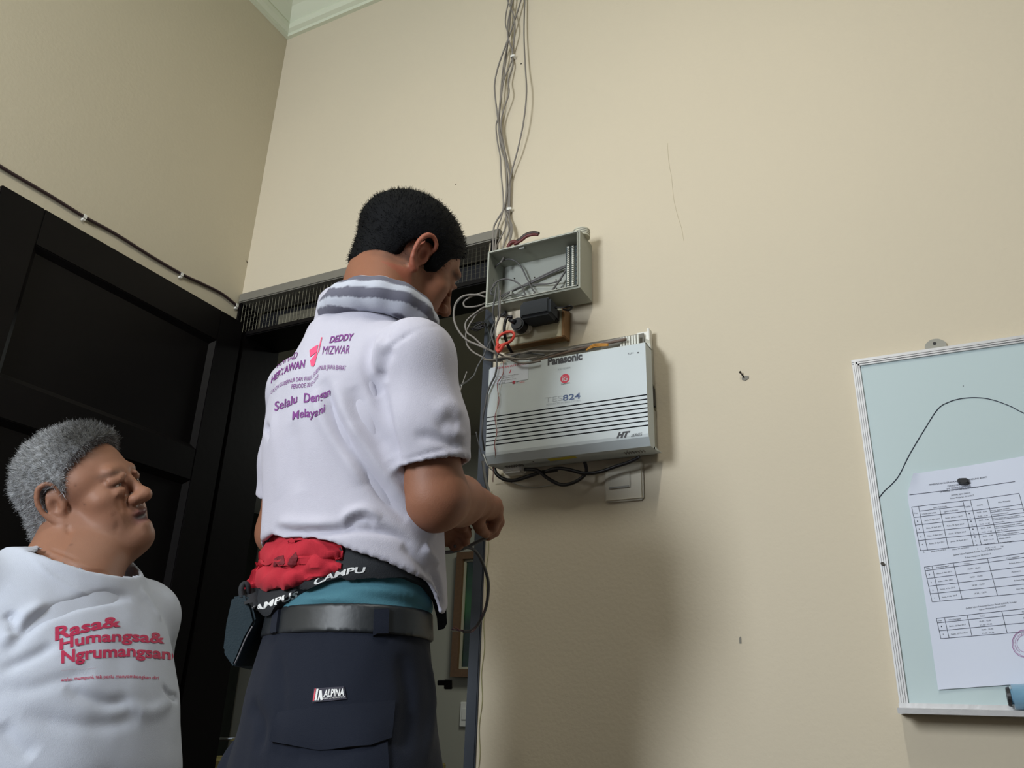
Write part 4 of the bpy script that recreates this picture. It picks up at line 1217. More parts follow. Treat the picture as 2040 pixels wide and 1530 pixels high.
def np_mesh(name, V, F):
    me = bpy.data.meshes.new(name)
    me.vertices.add(len(V))
    me.vertices.foreach_set('co', np.ascontiguousarray(V, dtype=np.float32).ravel())
    me.loops.add(len(F) * 4)
    me.loops.foreach_set('vertex_index', np.ascontiguousarray(F, dtype=np.int32).ravel())
    me.polygons.add(len(F))
    me.polygons.foreach_set('loop_start', np.arange(0, len(F) * 4, 4, dtype=np.int32))
    me.polygons.foreach_set('use_smooth', np.ones(len(F), bool))
    me.update(calc_edges=True)
    me.validate()
    return me


def vnormals(V, F):
    e1 = V[F[:, 2]] - V[F[:, 0]]; e2 = V[F[:, 3]] - V[F[:, 1]]
    fn = np.cross(e1, e2)
    N = np.zeros_like(V)
    for k in range(4):
        for c in range(3): N[:, c] += np.bincount(F[:, k], fn[:, c], len(V))
    return N / (np.linalg.norm(N, axis=1)[:, None] + 1e-12)


def smooth_mesh(V, F, it=2, lam=0.5):
    for _ in range(it):
        A = np.zeros_like(V); C = np.zeros(len(V))
        for k in range(4):
            a, b = F[:, k], F[:, (k + 1) % 4]
            for c in range(3):
                A[:, c] += np.bincount(a, V[b, c], len(V)) + np.bincount(b, V[a, c], len(V))
            C += np.bincount(a, None, len(V)) + np.bincount(b, None, len(V))
        V = V + lam * (A / np.maximum(C, 1)[:, None] - V)
    return V


def set_col(me, colr):
    ca = me.color_attributes.new('Col', 'FLOAT_COLOR', 'POINT')
    buf = np.ones((len(colr), 4), np.float32); buf[:, :3] = colr
    ca.data.foreach_set('color', buf.ravel())


def bvh(V, F):
    return BVHTree.FromPolygons([Vector(v) for v in V.tolist()], F.tolist())


def cast(bv, px, py, back=None):
    d = PD(px, py, 1.0) - CAM
    h = bv.ray_cast(Vector(CAM), Vector(d).normalized())
    if h[0] is None: return None, None
    n = np.array(h[1]);
    if n @ d > 0: n = -n
    return np.array(h[0]), n


def seg_dist(P, line):
    """distance of points to a polyline and the arc parameter"""
    best = np.full(len(P), 9.0)
    for a, b in zip(line[:-1], line[1:]):
        ab = b - a
        t = np.clip((P - a) @ ab / (ab @ ab + 1e-12), 0, 1)
        best = np.minimum(best, np.linalg.norm(P - a - t[:, None] * ab, axis=1))
    return best


def taper_dist(P, line):
    L = [0.0]
    for a, b in zip(line[:-1], line[1:]): L.append(L[-1] + np.linalg.norm(b - a))
    best = np.full(len(P), 9.0); par = np.zeros(len(P))
    for i, (a, b) in enumerate(zip(line[:-1], line[1:])):
        ab = b - a
        t = np.clip((P - a) @ ab / (ab @ ab + 1e-12), 0, 1)
        d = np.linalg.norm(P - a - t[:, None] * ab, axis=1)
        m = d < best
        best[m] = d[m]; par[m] = (L[i] + t[m] * (L[i + 1] - L[i])) / L[-1]
    return best, par


FOLD_GAIN = 1.4


def wrinkle(V, F, amp, fx, fz, keep=None):
    from mathutils import noise
    N = vnormals(V, F)
    d = np.array([noise.noise(Vector((p[0] * fx, p[1] * fx, p[2] * fz + p[0] * fx * .3))) + .5 * noise.noise(Vector((p[0] * fx * 2.1, p[1] * fx * 2.1, p[2] * fz * 2 + 7))) for p in V.tolist()])
    return V + N * (amp * d)[:, None]


def folds(V, F, bv, specs):
    """specs: (photo-frame polyline, amplitude, half width); the line is found on the cloth, then the cloth is raised or sunk"""
    N = vnormals(V, F)
    disp = np.zeros(len(V))
    for pts, amp, w in specs:
        line = []
        for px, py in pts:
            p, n = cast(bv, px, py)
            if p is not None: line.append(p)
        if len(line) < 2: continue
        line = spline(line, 4)
        c = np.mean(line, 0)
        m = np.linalg.norm(V - c, axis=1) < max(np.linalg.norm(np.array(line) - c, axis=1)) + 4 * w
        idx = np.where(m)[0]
        d, t = taper_dist(V[idx], line)
        prof_ = np.exp(-(d / w) ** 2)
        tp = np.clip(np.minimum(t, 1 - t) * 5, 0, 1) ** 0.7 * 0.9 + 0.1
        facing = (N[idx] @ (CAM - c) > 0)
        disp[idx] += amp * FOLD_GAIN * prof_ * tp * facing
    return V + N * disp[:, None]


def patch_px(parent, name, rows, bv, m, lift=0.001, thick=0.002, nu=16, nv=6, fallback=None, smooth=True, label=None, fn=None):
    """a piece of cloth lying on a surface: rows = two polylines (upper, lower) in the photo frame, ruled between"""
    def res(line, n):
        line = [np.array(p, float) for p in line]
        L = [0.0]
        for a, b in zip(line[:-1], line[1:]): L.append(L[-1] + np.linalg.norm(b - a))
        t = np.linspace(0, L[-1], n)
        A = np.array(line)
        return np.stack([np.interp(t, L, A[:, 0]), np.interp(t, L, A[:, 1])], 1)
    up, dn = res(rows[0], nu), res(rows[1], nu)
    top, bot = [], []
    last = None
    G = {}
    for i in range(nu):
        for j in range(nv):
            t = j / (nv - 1)
            q = up[i] * (1 - t) + dn[i] * t
            p, n = cast(bv, q[0], q[1])
            G[i, j] = (q, p, n)
    for i in range(nu):
        for j in range(nv):
            q, p, n = G[i, j]
            if p is None:
                best = None
                for (a, b), (q2, p2, n2) in G.items():
                    if p2 is not None:
                        d = (q2[0] - q[0]) ** 2 + (q2[1] - q[1]) ** 2
                        if best is None or d < best[0]: best = (d, p2, n2)
                if best is None: return None
                dep = (best[1] - CAM) @ CF
                p = PD(q[0], q[1], dep + 0.01); n = best[2]
            e = fn(i / (nu - 1), j / (nv - 1)) if fn else 0.0
            top.append(p + n * (lift + thick + e)); bot.append(p + n * (lift * 0.2 - 0.001))
    nn = nu * nv
    fs = []
    for i in range(nu - 1):
        for j in range(nv - 1):
            a = i * nv + j
            fs.append((a, a + 1, a + nv + 1, a + nv))
            fs.append((nn + a, nn + a + nv, nn + a + nv + 1, nn + a + 1))
    for i in range(nu - 1):
        for j in (0, nv - 1):
            a, b = i * nv + j, (i + 1) * nv + j
            fs.append((a, b, nn + b, nn + a))
    for j in range(nv - 1):
        for i in (0, nu - 1):
            a, b = i * nv + j, i * nv + j + 1
            fs.append((a, b, nn + b, nn + a))
    o = MB().add(top + bot, fs).build(name, m, parent, smooth=smooth)
    try: o.data.set_sharp_from_angle(angle=math.radians(50))
    except Exception: pass
    if label: o['label'] = label
    return o


def print_px(parent, name, items, bv, m, lift=0.0009, label=None):
    """flat print on cloth. items: (text, baseline polyline, cap height px [left,right], slant px, bold)"""
    for txt, line, caps, slant, bold in items:
        mb = MB()
        v, f, w_ = textmesh(txt, bold)
        # refine large faces so that the print follows the cloth
        A = np.array(line, float)
        L = np.concatenate([[0], np.cumsum(np.linalg.norm(np.diff(A, axis=0), axis=1))])
        bm = bmesh.new()
        me = bpy.data.meshes.new('t'); me.from_pydata([(a, b, 0) for a, b in v], [], f); bm.from_mesh(me); bpy.data.meshes.remove(me)
        bmesh.ops.triangulate(bm, faces=bm.faces)
        for _ in range(2):
            es = [e for e in bm.edges if e.calc_length() > 0.22]
            if es: bmesh.ops.subdivide_edges(bm, edges=es, cuts=1)
            bmesh.ops.triangulate(bm, faces=bm.faces)
        bm.verts.ensure_lookup_table()
        pts = []; ok = []
        for vt in bm.verts:
            s_ = vt.co.x / w_ * L[-1]
            x = np.interp(s_, L, A[:, 0]); y = np.interp(s_, L, A[:, 1])
            t = vt.co.x / w_
            hgt = (caps[0] * (1 - t) + caps[1] * t) * vt.co.y / CAPH
            p, n = cast(bv, x + slant * vt.co.y / CAPH, y - hgt)
            ok.append(p is not None)
            pts.append((p + n * lift) if p is not None else np.zeros(3))
        fs = []
        for fc in bm.faces:
            ii = [q.index for q in fc.verts]
            if all(ok[i] for i in ii) and max(np.linalg.norm(pts[ii[0]] - pts[i]) for i in ii) < 0.03: fs.append(tuple(ii))
        bm.free()
        mb.add(pts, fs)
        o = mb.build(name, m, parent)
        if label: o['label'] = label
    return o


def poly_px(parent, name, polys, bv, m, lift=0.0009, label=None):
    for poly in polys:
        mb = MB()
        bm = bmesh.new()
        bm.faces.new([bm.verts.new((x, y, 0)) for x, y in poly])
        bmesh.ops.triangulate(bm, faces=bm.faces)
        for _ in range(2):
            bmesh.ops.subdivide_edges(bm, edges=[e for e in bm.edges if e.calc_length() > 9], cuts=1)
            bmesh.ops.triangulate(bm, faces=bm.faces)
        bm.verts.index_update()
        pts = []
        for vt in bm.verts:
            p, n = cast(bv, vt.co.x, vt.co.y)
            pts.append(p + n * lift if p is not None else np.zeros(3))
        fs = [tuple(q.index for q in fc.verts) for fc in bm.faces]
        bm.free()
        fs = [f for f in fs if all(np.abs(pts[i]).sum() > 0 for i in f)]
        mb.add(pts, fs)
        o = mb.build(name, m, parent)
        if label: o['label'] = label
    return o


def head_sdf(s, H, fat=0.0, mouth_open=0.0, narrow=1.0, ear_r=1.0, db=0.0):
    """a head in the head frame H (x = its right, y = forward, z = up); origin midway between the ears"""
    s.ell(H, (0, -0.014 + db, 0.036), (0.074, 0.094 - db, 0.080), 0.01)
    s.ell(H, (0, 0.018, 0.012), (0.064 + fat * .3, 0.068, 0.078), 0.02)
    s.ell(H, (0, 0.032, -0.052), (0.053 + fat, 0.052, 0.052), 0.025)
    for x in (-1, 1):
        s.cap(H, (x * (0.054 + fat), -0.004, -0.040), (x * 0.022, 0.070, -0.096), 0.020 + fat * .6, 0.016, 0.02)
        s.ell(H, (x * 0.044, 0.056, -0.018), (0.024 + fat * .6, 0.024, 0.022), 0.02)
        s.ell(H, (x * (0.036 + fat * .3), 0.056, -0.052), (0.022 + fat, 0.026, 0.026 + fat), 0.02)
        s.ell(H, (x * 0.058, 0.030, 0.022), (0.012, 0.02, 0.016), 0.018)
    s.ell(H, (0, 0.076, -0.100), (0.020 + fat * .4, 0.017, 0.014), 0.02)
    s.cap(H, (-0.036, 0.079, 0.026), (0.036, 0.079, 0.026), 0.010, 0.010, 0.014)
    # eye sockets, lids
    for x in (-1, 1):
        s.ell(H, (x * 0.031, 0.098, 0.006), (0.016, 0.012, 0.011), 0.012, 's')
        s.ell(H, (x * 0.031, 0.0745, 0.003), (0.0155, 0.0155, 0.0135), 0.005)
        s.chain(H, [(x * 0.0155, 0.0885, 0.0035), (x * 0.023, 0.0915, 0.0085), (x * 0.033, 0.0912, 0.0095), (x * 0.044, 0.0845, 0.0040)], [0.0022, .003, .003, .002], 0.003)
        s.chain(H, [(x * 0.019, 0.0890, -0.006), (x * 0.030, 0.0905, -0.0095), (x * 0.042, 0.0850, -0.006)], [.002, .0032, .002], 0.004)
        s.ell(H, (x * 0.0315, 0.0915, 0.0012), (0.0125, 0.008, 0.0026 * narrow), 0.0015, 's')
    # nose
    s.cap(H, (0, 0.084, 0.020), (0, 0.103, -0.022), 0.0075, 0.0105, 0.010)
    s.ell(H, (0, 0.1085, -0.028), (0.0125, 0.0115, 0.0105), 0.008)
    for x in (-1, 1):
        s.ell(H, (x * 0.0145, 0.0965, -0.0315), (0.0090, 0.0115, 0.0085), 0.005)
        s.ell(H, (x * 0.0075, 0.1040, -0.0405), (0.0042, 0.0055, 0.0045), 0.002, 's')
        s.cap(H, (x * 0.020, 0.088, -0.032), (x * 0.031, 0.076, -0.056), 0.0020, 0.0006, 0.010, 's')
    # muzzle and lips
    s.ell(H, (0, 0.076, -0.058), (0.028, 0.020, 0.022), 0.014)
    mo = mouth_open
    s.chain(H, [(-0.025, 0.0825, -0.0600), (-0.012, 0.0935, -0.0555), (0, 0.0955, -0.0565), (0.012, 0.0935, -0.0555), (0.025, 0.0825, -0.0600)], [.0025, .0042, .0042, .0042, .0025], 0.004)
    s.chain(H, [(-0.024, 0.0820, -0.0620), (-0.011, 0.0920, -0.0680 - mo), (0, 0.0935, -0.0690 - mo), (0.011, 0.0920, -0.0680 - mo), (0.024, 0.0820, -0.0620)], [.0025, .0050, .0052, .0050, .0025], 0.004)
    s.chain(H, [(-0.0235, 0.0875, -0.0610), (-0.010, 0.0985, -0.0617 - mo * .5), (0.010, 0.0985, -0.0617 - mo * .5), (0.0235, 0.0875, -0.0610)], [.0012, .0016 + mo * .55, .0016 + mo * .55, .0012], 0.002, 's')
    s.ell(H, (0, 0.0915, -0.0795), (0.016, 0.005, 0.004), 0.008, 's')
    # ears
    for x in (-1, 1):
        e = 0.072
        E = ear_r
        s.ell(H, (x * (e + .004), -0.006, -0.002), (0.007, 0.015 * E, 0.027 * E), 0.005)
        hel = [(x * (e + .002), 0.008, 0.010), (x * (e + .010), 0.009, 0.024 * E), (x * (e + .014), -0.003, 0.033 * E), (x * (e + .017), -0.017 * E, 0.028 * E),
               (x * (e + .018), -0.023 * E, 0.010), (x * (e + .014), -0.019 * E, -0.012 * E), (x * (e + .008), -0.009, -0.026 * E), (x * (e + .005), 0.001, -0.030 * E)]
        hs = [tuple(p) for p in spline(hel, 4)]
        s.chain(H, hs, list(np.interp(np.linspace(0, 7, len(hs)), range(8), [.003, .0035, .0038, .0042, .0042, .004, .0055, .0055])), 0.003)
        s.chain(H, [(x * (e + .010), -0.012, 0.018 * E), (x * (e + .010), -0.014, 0.004), (x * (e + .008), -0.010, -0.010)], [.002, .003, .003], 0.004)
        s.cap(H, (x * (e + .003), 0.008, -0.002), (x * (e + .004), 0.007, -0.010), 0.0038, 0.0035, 0.004)
        s.ell(H, (x * (e + .013), -0.0035, -0.002), (0.009, 0.0072, 0.0105 * E), 0.003, 's')
        s.ell(H, (x * (e + .016), -0.006, 0.020 * E), (0.006, 0.0065, 0.006), 0.004, 's')
    return s


def hand_fingers(s, F, joints, radii, k=0.0022):
    for pts, r in zip(joints, radii):
        n = len(pts)
        s.chain(F, pts, [r * (1 - 0.09 * i) for i in range(n)], k)


def strands(parent, name, V, F, m, count, length, rad, fn=None, seed=3, keep=None, jitter=0.5, bias=(0, 0, 0), colr=None):
    """short hairs grown from a surface, joined into one part"""
    rg = np.random.RandomState(seed)
    N = vnormals(V, F)
    tri = F
    ar = np.linalg.norm(np.cross(V[F[:, 2]] - V[F[:, 0]], V[F[:, 3]] - V[F[:, 1]]), axis=1)
    idx = rg.choice(len(F), count, p=ar / ar.sum())
    w_ = rg.dirichlet((1, 1, 1, 1), count)
    P = (V[F[idx]] * w_[:, :, None]).sum(1); n = (N[F[idx]] * w_[:, :, None]).sum(1)
    if keep is not None:
        k_ = keep(P); P, n = P[k_], n[k_]
    c = len(P)
    d = n + rg.normal(0, jitter, (c, 3)) * 0.6 + np.array(bias)
    d /= np.linalg.norm(d, axis=1)[:, None]
    L = (length(P) if callable(length) else length) * rg.uniform(0.6, 1.25, c)
    side = np.cross(d, rg.normal(0, 1, (c, 3))); side /= np.linalg.norm(side, axis=1)[:, None]
    bend = rg.normal(0, 0.35, (c, 3)) + np.array(bias) * .6
    p0 = P - n * 0.001
    p1 = P + d * (L * .55)[:, None]
    p2 = P + (d + bend * .6) * (L)[:, None]
    r = rad
    v = np.stack([p0 - side * r, p0 + side * r, p1 + side * r * .8, p1 - side * r * .8, p2 + side * r * .3, p2 - side * r * .3], 1).reshape(-1, 3)
    b = np.arange(c)[:, None] * 6
    f = np.concatenate([b + np.array([[0, 1, 2, 3]]), b + np.array([[3, 2, 4, 5]])])
    me = np_mesh(name, v, f)
    if colr is not None: set_col(me, colr(np.repeat(P, 6, 0), rg))
    o = link(name, me, m, parent)
    o['kind'] = 'stuff'
    return o

# ------------------------------------------------------------------ the standing man at the boxes
def skinmat(name):
    return mat(name, S(150, 105, 80), 0.56, var=0.05, scale=60, bump=0.12, bscale=500, attr='Col', sss=0.08, spec=0.4)
def clothmat(name, c, **k):
    return mat(name, c, 0.85, var=0.02, scale=120, bump=0.25, bscale=900, sheen=0.05, spec=0.2, **k)
M['skin'] = skinmat('skin')
M['shirt_white'] = clothmat('white_cotton', S(188, 186, 199))
M['navy'] = clothmat('navy_canvas', S(23, 28, 41))
M['teal'] = clothmat('teal_cotton', S(72, 118, 132))
M['redcloth'] = clothmat('red_nylon', S(180, 42, 56))
M['black_strap'] = mat('black_webbing', S(30, 33, 38), 0.8, var=0.1, scale=300, bump=0.3, bscale=700)
M['leather'] = mat('black_leather', S(28, 32, 36), 0.45, var=0.15, scale=25, bump=0.2, bscale=60)
M['bag'] = mat('dark_teal_canvas_bag', S(44, 60, 68), 0.7, var=0.15, scale=20, bump=0.2, bscale=400)
M['print_violet'] = mat('violet_print', S(120, 58, 130), 0.7)
M['print_pink'] = mat('pink_print', S(240, 80, 120), 0.7)
M['print_white'] = mat('white_print', S(225, 226, 226), 0.7)
M['print_crimson'] = mat('crimson_print', S(190, 44, 84), 0.7)
M['hair_black'] = mat('black_hair', S(10, 11, 14), 0.7, var=0.25, scale=90, bump=0.4, bscale=400, spec=0.12)

man = empty('person', (-0.742, -0.575, 0.0), 'standing man in white printed T-shirt and navy trousers, seen from behind, working at the boxes', 'person')
T1f = Frame((-0.742, -0.575, 0.0), [(0.94, -0.342, 0), (0.342, 0.94, 0), (0, 0, 1)])
W1 = T1f.w
az = math.radians(64); pit = math.radians(-21)
H1 = frame_from(PD(811, 524, 1.46), (math.cos(az) * math.cos(pit), math.sin(az) * math.cos(pit), math.sin(pit)), roll=math.radians(-17))

shR = W1(0.152, -0.030, 1.396); shL = W1(-0.172, -0.030, 1.436)
elR = PD(868, 994, 1.10); wrR = PD(948, 1000, 1.295)
elL = PD(556, 1062, 1.40); wrL = PD(850, 1065, 1.34)
b1 = Sdf()
b1.prof(T1f, [(0.86, 0, 0, .11, .08), (1.05, 0, 0, .118, .078), (1.2, 0, -.01, .13, .088), (1.32, 0, -.02, .145, .095), (1.42, 0, -.03, .12, .07)], 0.03)
b1.cap(WF, shL, shR, 0.042, 0.042, 0.04)
b1.cap(WF, W1(0.005, -.03, 1.40), H1.w(0, -.026, -.035), 0.058, 0.054, 0.03)
b1.cap(WF, W1(-.09, -.035, 1.435), H1.w(-.02, -.04, -.06), 0.028, 0.03, 0.04)
b1.cap(WF, W1(.09, -.035, 1.435), H1.w(.02, -.04, -.06), 0.028, 0.03, 0.04)
b1.cap(WF, shR, elR, 0.046, 0.041, 0.03).cap(WF, elR, elR * .45 + wrR * .55, 0.041, 0.036, 0.02).cap(WF, elR * .45 + wrR * .55, wrR, 0.036, 0.026, 0.015)
b1.cap(WF, shL, elL, 0.044, 0.036, 0.03).cap(WF, elL, wrL, 0.036, 0.025, 0.02)
head_sdf(b1, H1, fat=0.0)
# right hand: back of the hand, four curled fingers and the thumb closing on the cable
D1 = lambda px, py, d: PD(px, py, d)
kn = [D1(984, 1004, 1.345), D1(987, 1013, 1.360), D1(986, 1022, 1.375), D1(982, 1032, 1.388)]
for q, r in zip(kn, (.0135, .0135, .013, .012)):
    b1.cap(WF, D1(956, 1004, 1.308), q, 0.020, r, 0.010)
b1.chain(WF, [kn[0], D1(991, 1030, 1.350), D1(982, 1052, 1.345), D1(970, 1064, 1.340)], [.0100, .0094, .0086, .0072], 0.003)
b1.chain(WF, [kn[1], D1(994, 1040, 1.364), D1(985, 1060, 1.360), D1(972, 1070, 1.352)], [.0102, .0096, .0088, .0074], 0.003)
b1.chain(WF, [kn[2], D1(986, 1048, 1.378), D1(975, 1062, 1.372), D1(964, 1062, 1.366)], [.0098, .0092, .0084, .0072], 0.003)
b1.chain(WF, [kn[3], D1(976, 1052, 1.390), D1(965, 1060, 1.384), D1(956, 1056, 1.380)], [.0088, .0080, .0074, .0064], 0.003)
b1.chain(WF, [D1(955, 1018, 1.300), D1(951, 1036, 1.305), D1(957, 1052, 1.315), D1(967, 1063, 1.328)], [.0135, .0115, .0100, .0082], 0.004)
# left hand
for i, q in enumerate((D1(892, 1044, 1.315), D1(893, 1055, 1.322), D1(893, 1066, 1.330), D1(892, 1076, 1.338))):
    b1.cap(WF, D1(862, 1062, 1.335), q, 0.018, 0.0115, 0.008)
b1.chain(WF, [D1(892, 1044, 1.315), D1(912, 1044, 1.312), D1(926, 1053, 1.312), D1(932, 1066, 1.312)], [.0100, .0094, .0086, .0074], 0.003)
b1.chain(WF, [D1(893, 1055, 1.322), D1(914, 1058, 1.322), D1(926, 1068, 1.320), D1(928, 1080, 1.320)], [.0100, .0094, .0086, .0074], 0.003)
b1.chain(WF, [D1(893, 1066, 1.330), D1(912, 1071, 1.330), D1(918, 1081, 1.328), D1(914, 1089, 1.326)], [.0096, .0090, .0082, .0070], 0.003)
b1.chain(WF, [D1(892, 1076, 1.338), D1(905, 1081, 1.336), D1(908, 1088, 1.334), D1(903, 1093, 1.332)], [.0084, .0078, .0072, .0062], 0.003)
b1.chain(WF, [D1(868, 1048, 1.330), D1(890, 1036, 1.318), D1(910, 1040, 1.306), D1(924, 1050, 1.300)], [.0130, .0115, .0098, .0080], 0.004)

V, F = surf_nets(b1.ev, (-1.08, -0.80, 0.84), (-0.40, -0.20, 1.84), 0.0036)
V = smooth_mesh(V, F, 1, 0.4)
hl = H1.loc(V)
c_base = np.array(S(140, 93, 70)[:3]); c_dark = np.array(S(118, 78, 62)[:3]); c_red = np.array(S(150, 88, 68)[:3])
C_ = np.repeat(c_base[None], len(V), 0)
ear = (np.abs(hl[:, 0]) > 0.076) & (np.linalg.norm(hl, axis=1) < 0.11)
C_[ear] = c_red
def blend(C, mask, c):
    return C * (1 - mask[:, None]) + np.array(c)[None] * mask[:, None]
lips = np.exp(-(((hl[:, 0]) / 0.022) ** 2 + ((hl[:, 2] + .062) / 0.010) ** 4 + ((hl[:, 1] - .093) / 0.012) ** 2))
C_ = blend(C_, np.clip(lips * 1.2, 0, 1), S(120, 66, 62)[:3])
brow = np.exp(-(((np.abs(hl[:, 0]) - .032) / 0.019) ** 4 + ((hl[:, 2] - .022) / 0.0045) ** 2)) * (hl[:, 1] > .05)
C_ = blend(C_, brow * .85, S(40, 34, 32)[:3])
# scalp under the hair fades dark at the nape
nape = np.clip((hl[:, 2] + 0.055) / 0.03, 0, 1) * (hl[:, 1] < 0.0) * (np.abs(hl[:, 0]) < .074) * (np.linalg.norm(hl, axis=1) < .14)
nz = np.sin(hl[:, 0] * 310) * np.sin(hl[:, 2] * 260 + hl[:, 0] * 90)
C_ = blend(C_, np.clip(nape * (0.55 + .25 * nz), 0, .8), S(60, 46, 42)[:3])
me = np_mesh('body', V, F); set_col(me, C_)
link('body', me, M['skin'], man)
for x in (-1, 1):
    bm = bmesh.new(); bmesh.ops.create_uvsphere(bm, u_segments=16, v_segments=10, radius=0.0125, matrix=Matrix.Translation(Vector(H1.w(x * .031, .0765, .002))))
    me = bpy.data.meshes.new('eye'); bm.to_mesh(me); bm.free(); link('eye', me, mat('eyeball', S(170, 158, 148), 0.25) if 'eyeball' not in bpy.data.materials else bpy.data.materials['eyeball'], man, True)

# short black hair: a cap following the skull with a cut hairline
def hair_cap(H, base, off, line, lo, hi, h, noise):
    def fn(P):
        q = H.loc(P)
        d = base(P) - off(q)
        d = d + noise * (np.sin(P[:, 0] * 420) * np.sin(P[:, 1] * 390 + 1) * np.sin(P[:, 2] * 405 + 2))
        return -smin(-d, -line(q), 0.006)
    return surf_nets(fn, lo, hi, h)
sk = Sdf(); sk.ell(H1, (0, -0.014, 0.036), (0.074, 0.094, 0.080), 0.01).ell(H1, (0, 0.018, 0.012), (0.064, 0.068, 0.078), 0.02)
sk.cap(H1, (0, -.040, -.03), (0, -.036, -.082), .052, .046, .02)
def hl1(q):
    x, y, z = q[:, 0], q[:, 1], q[:, 2]
    # positive outside the hair region: nape line, cut round the ear, sideburn, forehead
    nape_ = -0.062 - z
    ear_z = np.where(y > -0.028, np.where(y > 0.012, -0.012 - (y - .012) * -.2, 0.026 - np.clip((-(y - .0)) - .0, 0, .03) * .5), -0.045 + np.clip((y + 0.050) / 0.022, 0, 1) * 0.060)
    side = np.clip((np.abs(x) - 0.045) / 0.02, 0, 1)
    lim = (-0.062) * (1 - side) + ear_z * side
    a = (lim - z)
    front = np.where(z < .03, y - (.034 + .25 * (z + .02)), y - (0.046 + 0.85 * np.clip(z - 0.03, 0, .033)) )
    return np.maximum(a, front)
V, F = hair_cap(H1, sk.ev, lambda q: 0.0025 + 0.0075 * np.clip((q[:, 2] + .045) / .08, 0, 1), hl1, H1.o - .15, H1.o + .15, 0.0032, 0.0006)
me = np_mesh('hair', V, F)
hair = link('hair', me, M['hair_black'], man)
strands(hair, 'hair_strands', V, F, M['hair_black'], 9000, 0.0050, 0.00035, jitter=0.8)

# trousers, shoes
t1 = Sdf()
t1.prof(T1f, [(0.74, 0, 0, .155, .112), (0.84, 0, .0, .162, .122), (0.94, 0, 0, .154, .116), (1.03, 0, 0, .138, .102), (1.065, 0, 0, .134, .097)], 0.03)
for x in (-1, 1):
    t1.chain(T1f, [(x * .080, 0, .84), (x * .092, .01, .50), (x * .095, -.005, .07)], [.094, .078, .070], 0.03)
t1.ell(T1f, (-.152, -.035, .82), (.038, .055, .085), 0.012)
t1.ell(T1f, (.155, -.0, .76), (.028, .055, .085), 0.012)
ev_t = t1.ev
def ev_tr(P):
    d = ev_t(P)
    return np.maximum(np.maximum(d, P[:, 2] - 1.060), 0.045 - P[:, 2])
V, F = surf_nets(ev_tr, (-1.02, -0.82, 0.02), (-0.46, -0.32, 1.08), 0.006)
V = smooth_mesh(V, F, 2, 0.5)
bvt0 = bvh(V, F)
V = folds(V, F, bvt0, [([(555, 1290), (560, 1400), (550, 1520)], -.003, .008), ([(640, 1275), (655, 1330), (660, 1380)], -.0012, .004), ([(800, 1300), (815, 1400), (800, 1500)], -.004, .012),
                       ([(850, 1290), (862, 1400), (850, 1520)], .003, .01), ([(500, 1400), (520, 1440), (515, 1500)], -.004, .01), ([(590, 1500), (640, 1515), (700, 1510)], -.002, .01)])
V = wrinkle(V, F, .0030, 14, 7)
me = np_mesh('trousers', V, F)
tro = link('trousers', me, M['navy'], man)
bvt = bvh(V, F)
for x in (-1, 1):
    sh = Sdf(); sh.cap(T1f, (x * .095, -.03, .045), (x * .11, .13, .035), .045, .04, .02)
    v_, f_ = surf_nets(lambda P: np.maximum(sh.ev(P), 0.002 - P[:, 2]), W1(x * .1, .05, .05) - .16, W1(x * .1, .05, .05) + .16, 0.006)
    link('shoe', np_mesh('shoe', v_, f_), M['leather'], man)
# belt
bl = Sdf(); bl.prof(T1f, [(1.020, 0, 0, .1445, .1075), (1.04, 0, 0, .1425, .1055), (1.057, 0, 0, .1410, .1040)], 0.01)
V, F = surf_nets(lambda P: np.maximum(bl.ev(P), -(bl.ev(P) + 0.012)), (-1.0, -.80, 1.0), (-.5, -.35, 1.075), 0.0036)
link('belt', np_mesh('belt', V, F), M['leather'], man); bvb = bvh(V, F)
# teal undershirt showing above the belt
te = Sdf(); te.prof(T1f, [(1.0, 0, 0, .131, .094), (1.05, 0, 0, .139, .102), (1.09, 0, 0, .137, .100), (1.16, 0, 0, .136, .10)], 0.02)
def ev_te(P):
    q = T1f.loc(P)
    d = te.ev(P)
    ph = np.arctan2(q[:, 0], -q[:, 1])
    z = q[:, 2]
    rip = 0.0022 * np.sin(z * 190 + 1.6 * np.sin(ph * 2.3 + 1)) + 0.0012 * np.sin(z * 330 + ph * 4)
    return d - rip
V, F = surf_nets(ev_te, (-1.0, -.80, 0.99), (-.5, -.35, 1.18), 0.004)
link('undershirt', np_mesh('undershirt', V, F), M['teal'], man); bvu = bvh(V, F)

# the white T-shirt
sleeveR_end = shR + (elR - shR) * 0.78; sleeveL_end = shL + (elL - shL) * 0.76
s1 = Sdf()
s1.prof(T1f, [(0.95, .0, -.0, .165, .130), (1.05, 0, 0, .162, .127), (1.12, 0, -.004, .157, .121), (1.2, -.002, -.012, .157, .117), (1.30, -.006, -.022, .168, .121), (1.38, -.010, -.028, .170, .113), (1.43, -.012, -.03, .145, .092), (1.475, -.004, -.03, .085, .072)], 0.03)
s1.cap(WF, W1(-.06, -.035, 1.438), W1(-.155, -.032, 1.425), 0.056, .056, 0.03).cap(WF, W1(.05, -.035, 1.430), W1(.125, -.03, 1.402), 0.055, .052, 0.03)
s1.cap(WF, W1(0.004, -.034, 1.44), H1.w(0, -.050, -.070), 0.080, 0.070, 0.03)
sR = Sdf(); sR.chain(WF, [W1(.08, -.03, 1.40), shR, shR * .5 + elR * .5, elR], [.048, .056, .057, .055], 0.018)
sL = Sdf(); sL.chain(WF, [W1(-.08, -.03, 1.42), shL, shL * .5 + elL * .5, elL], [.048, .055, .051, .048], 0.018)
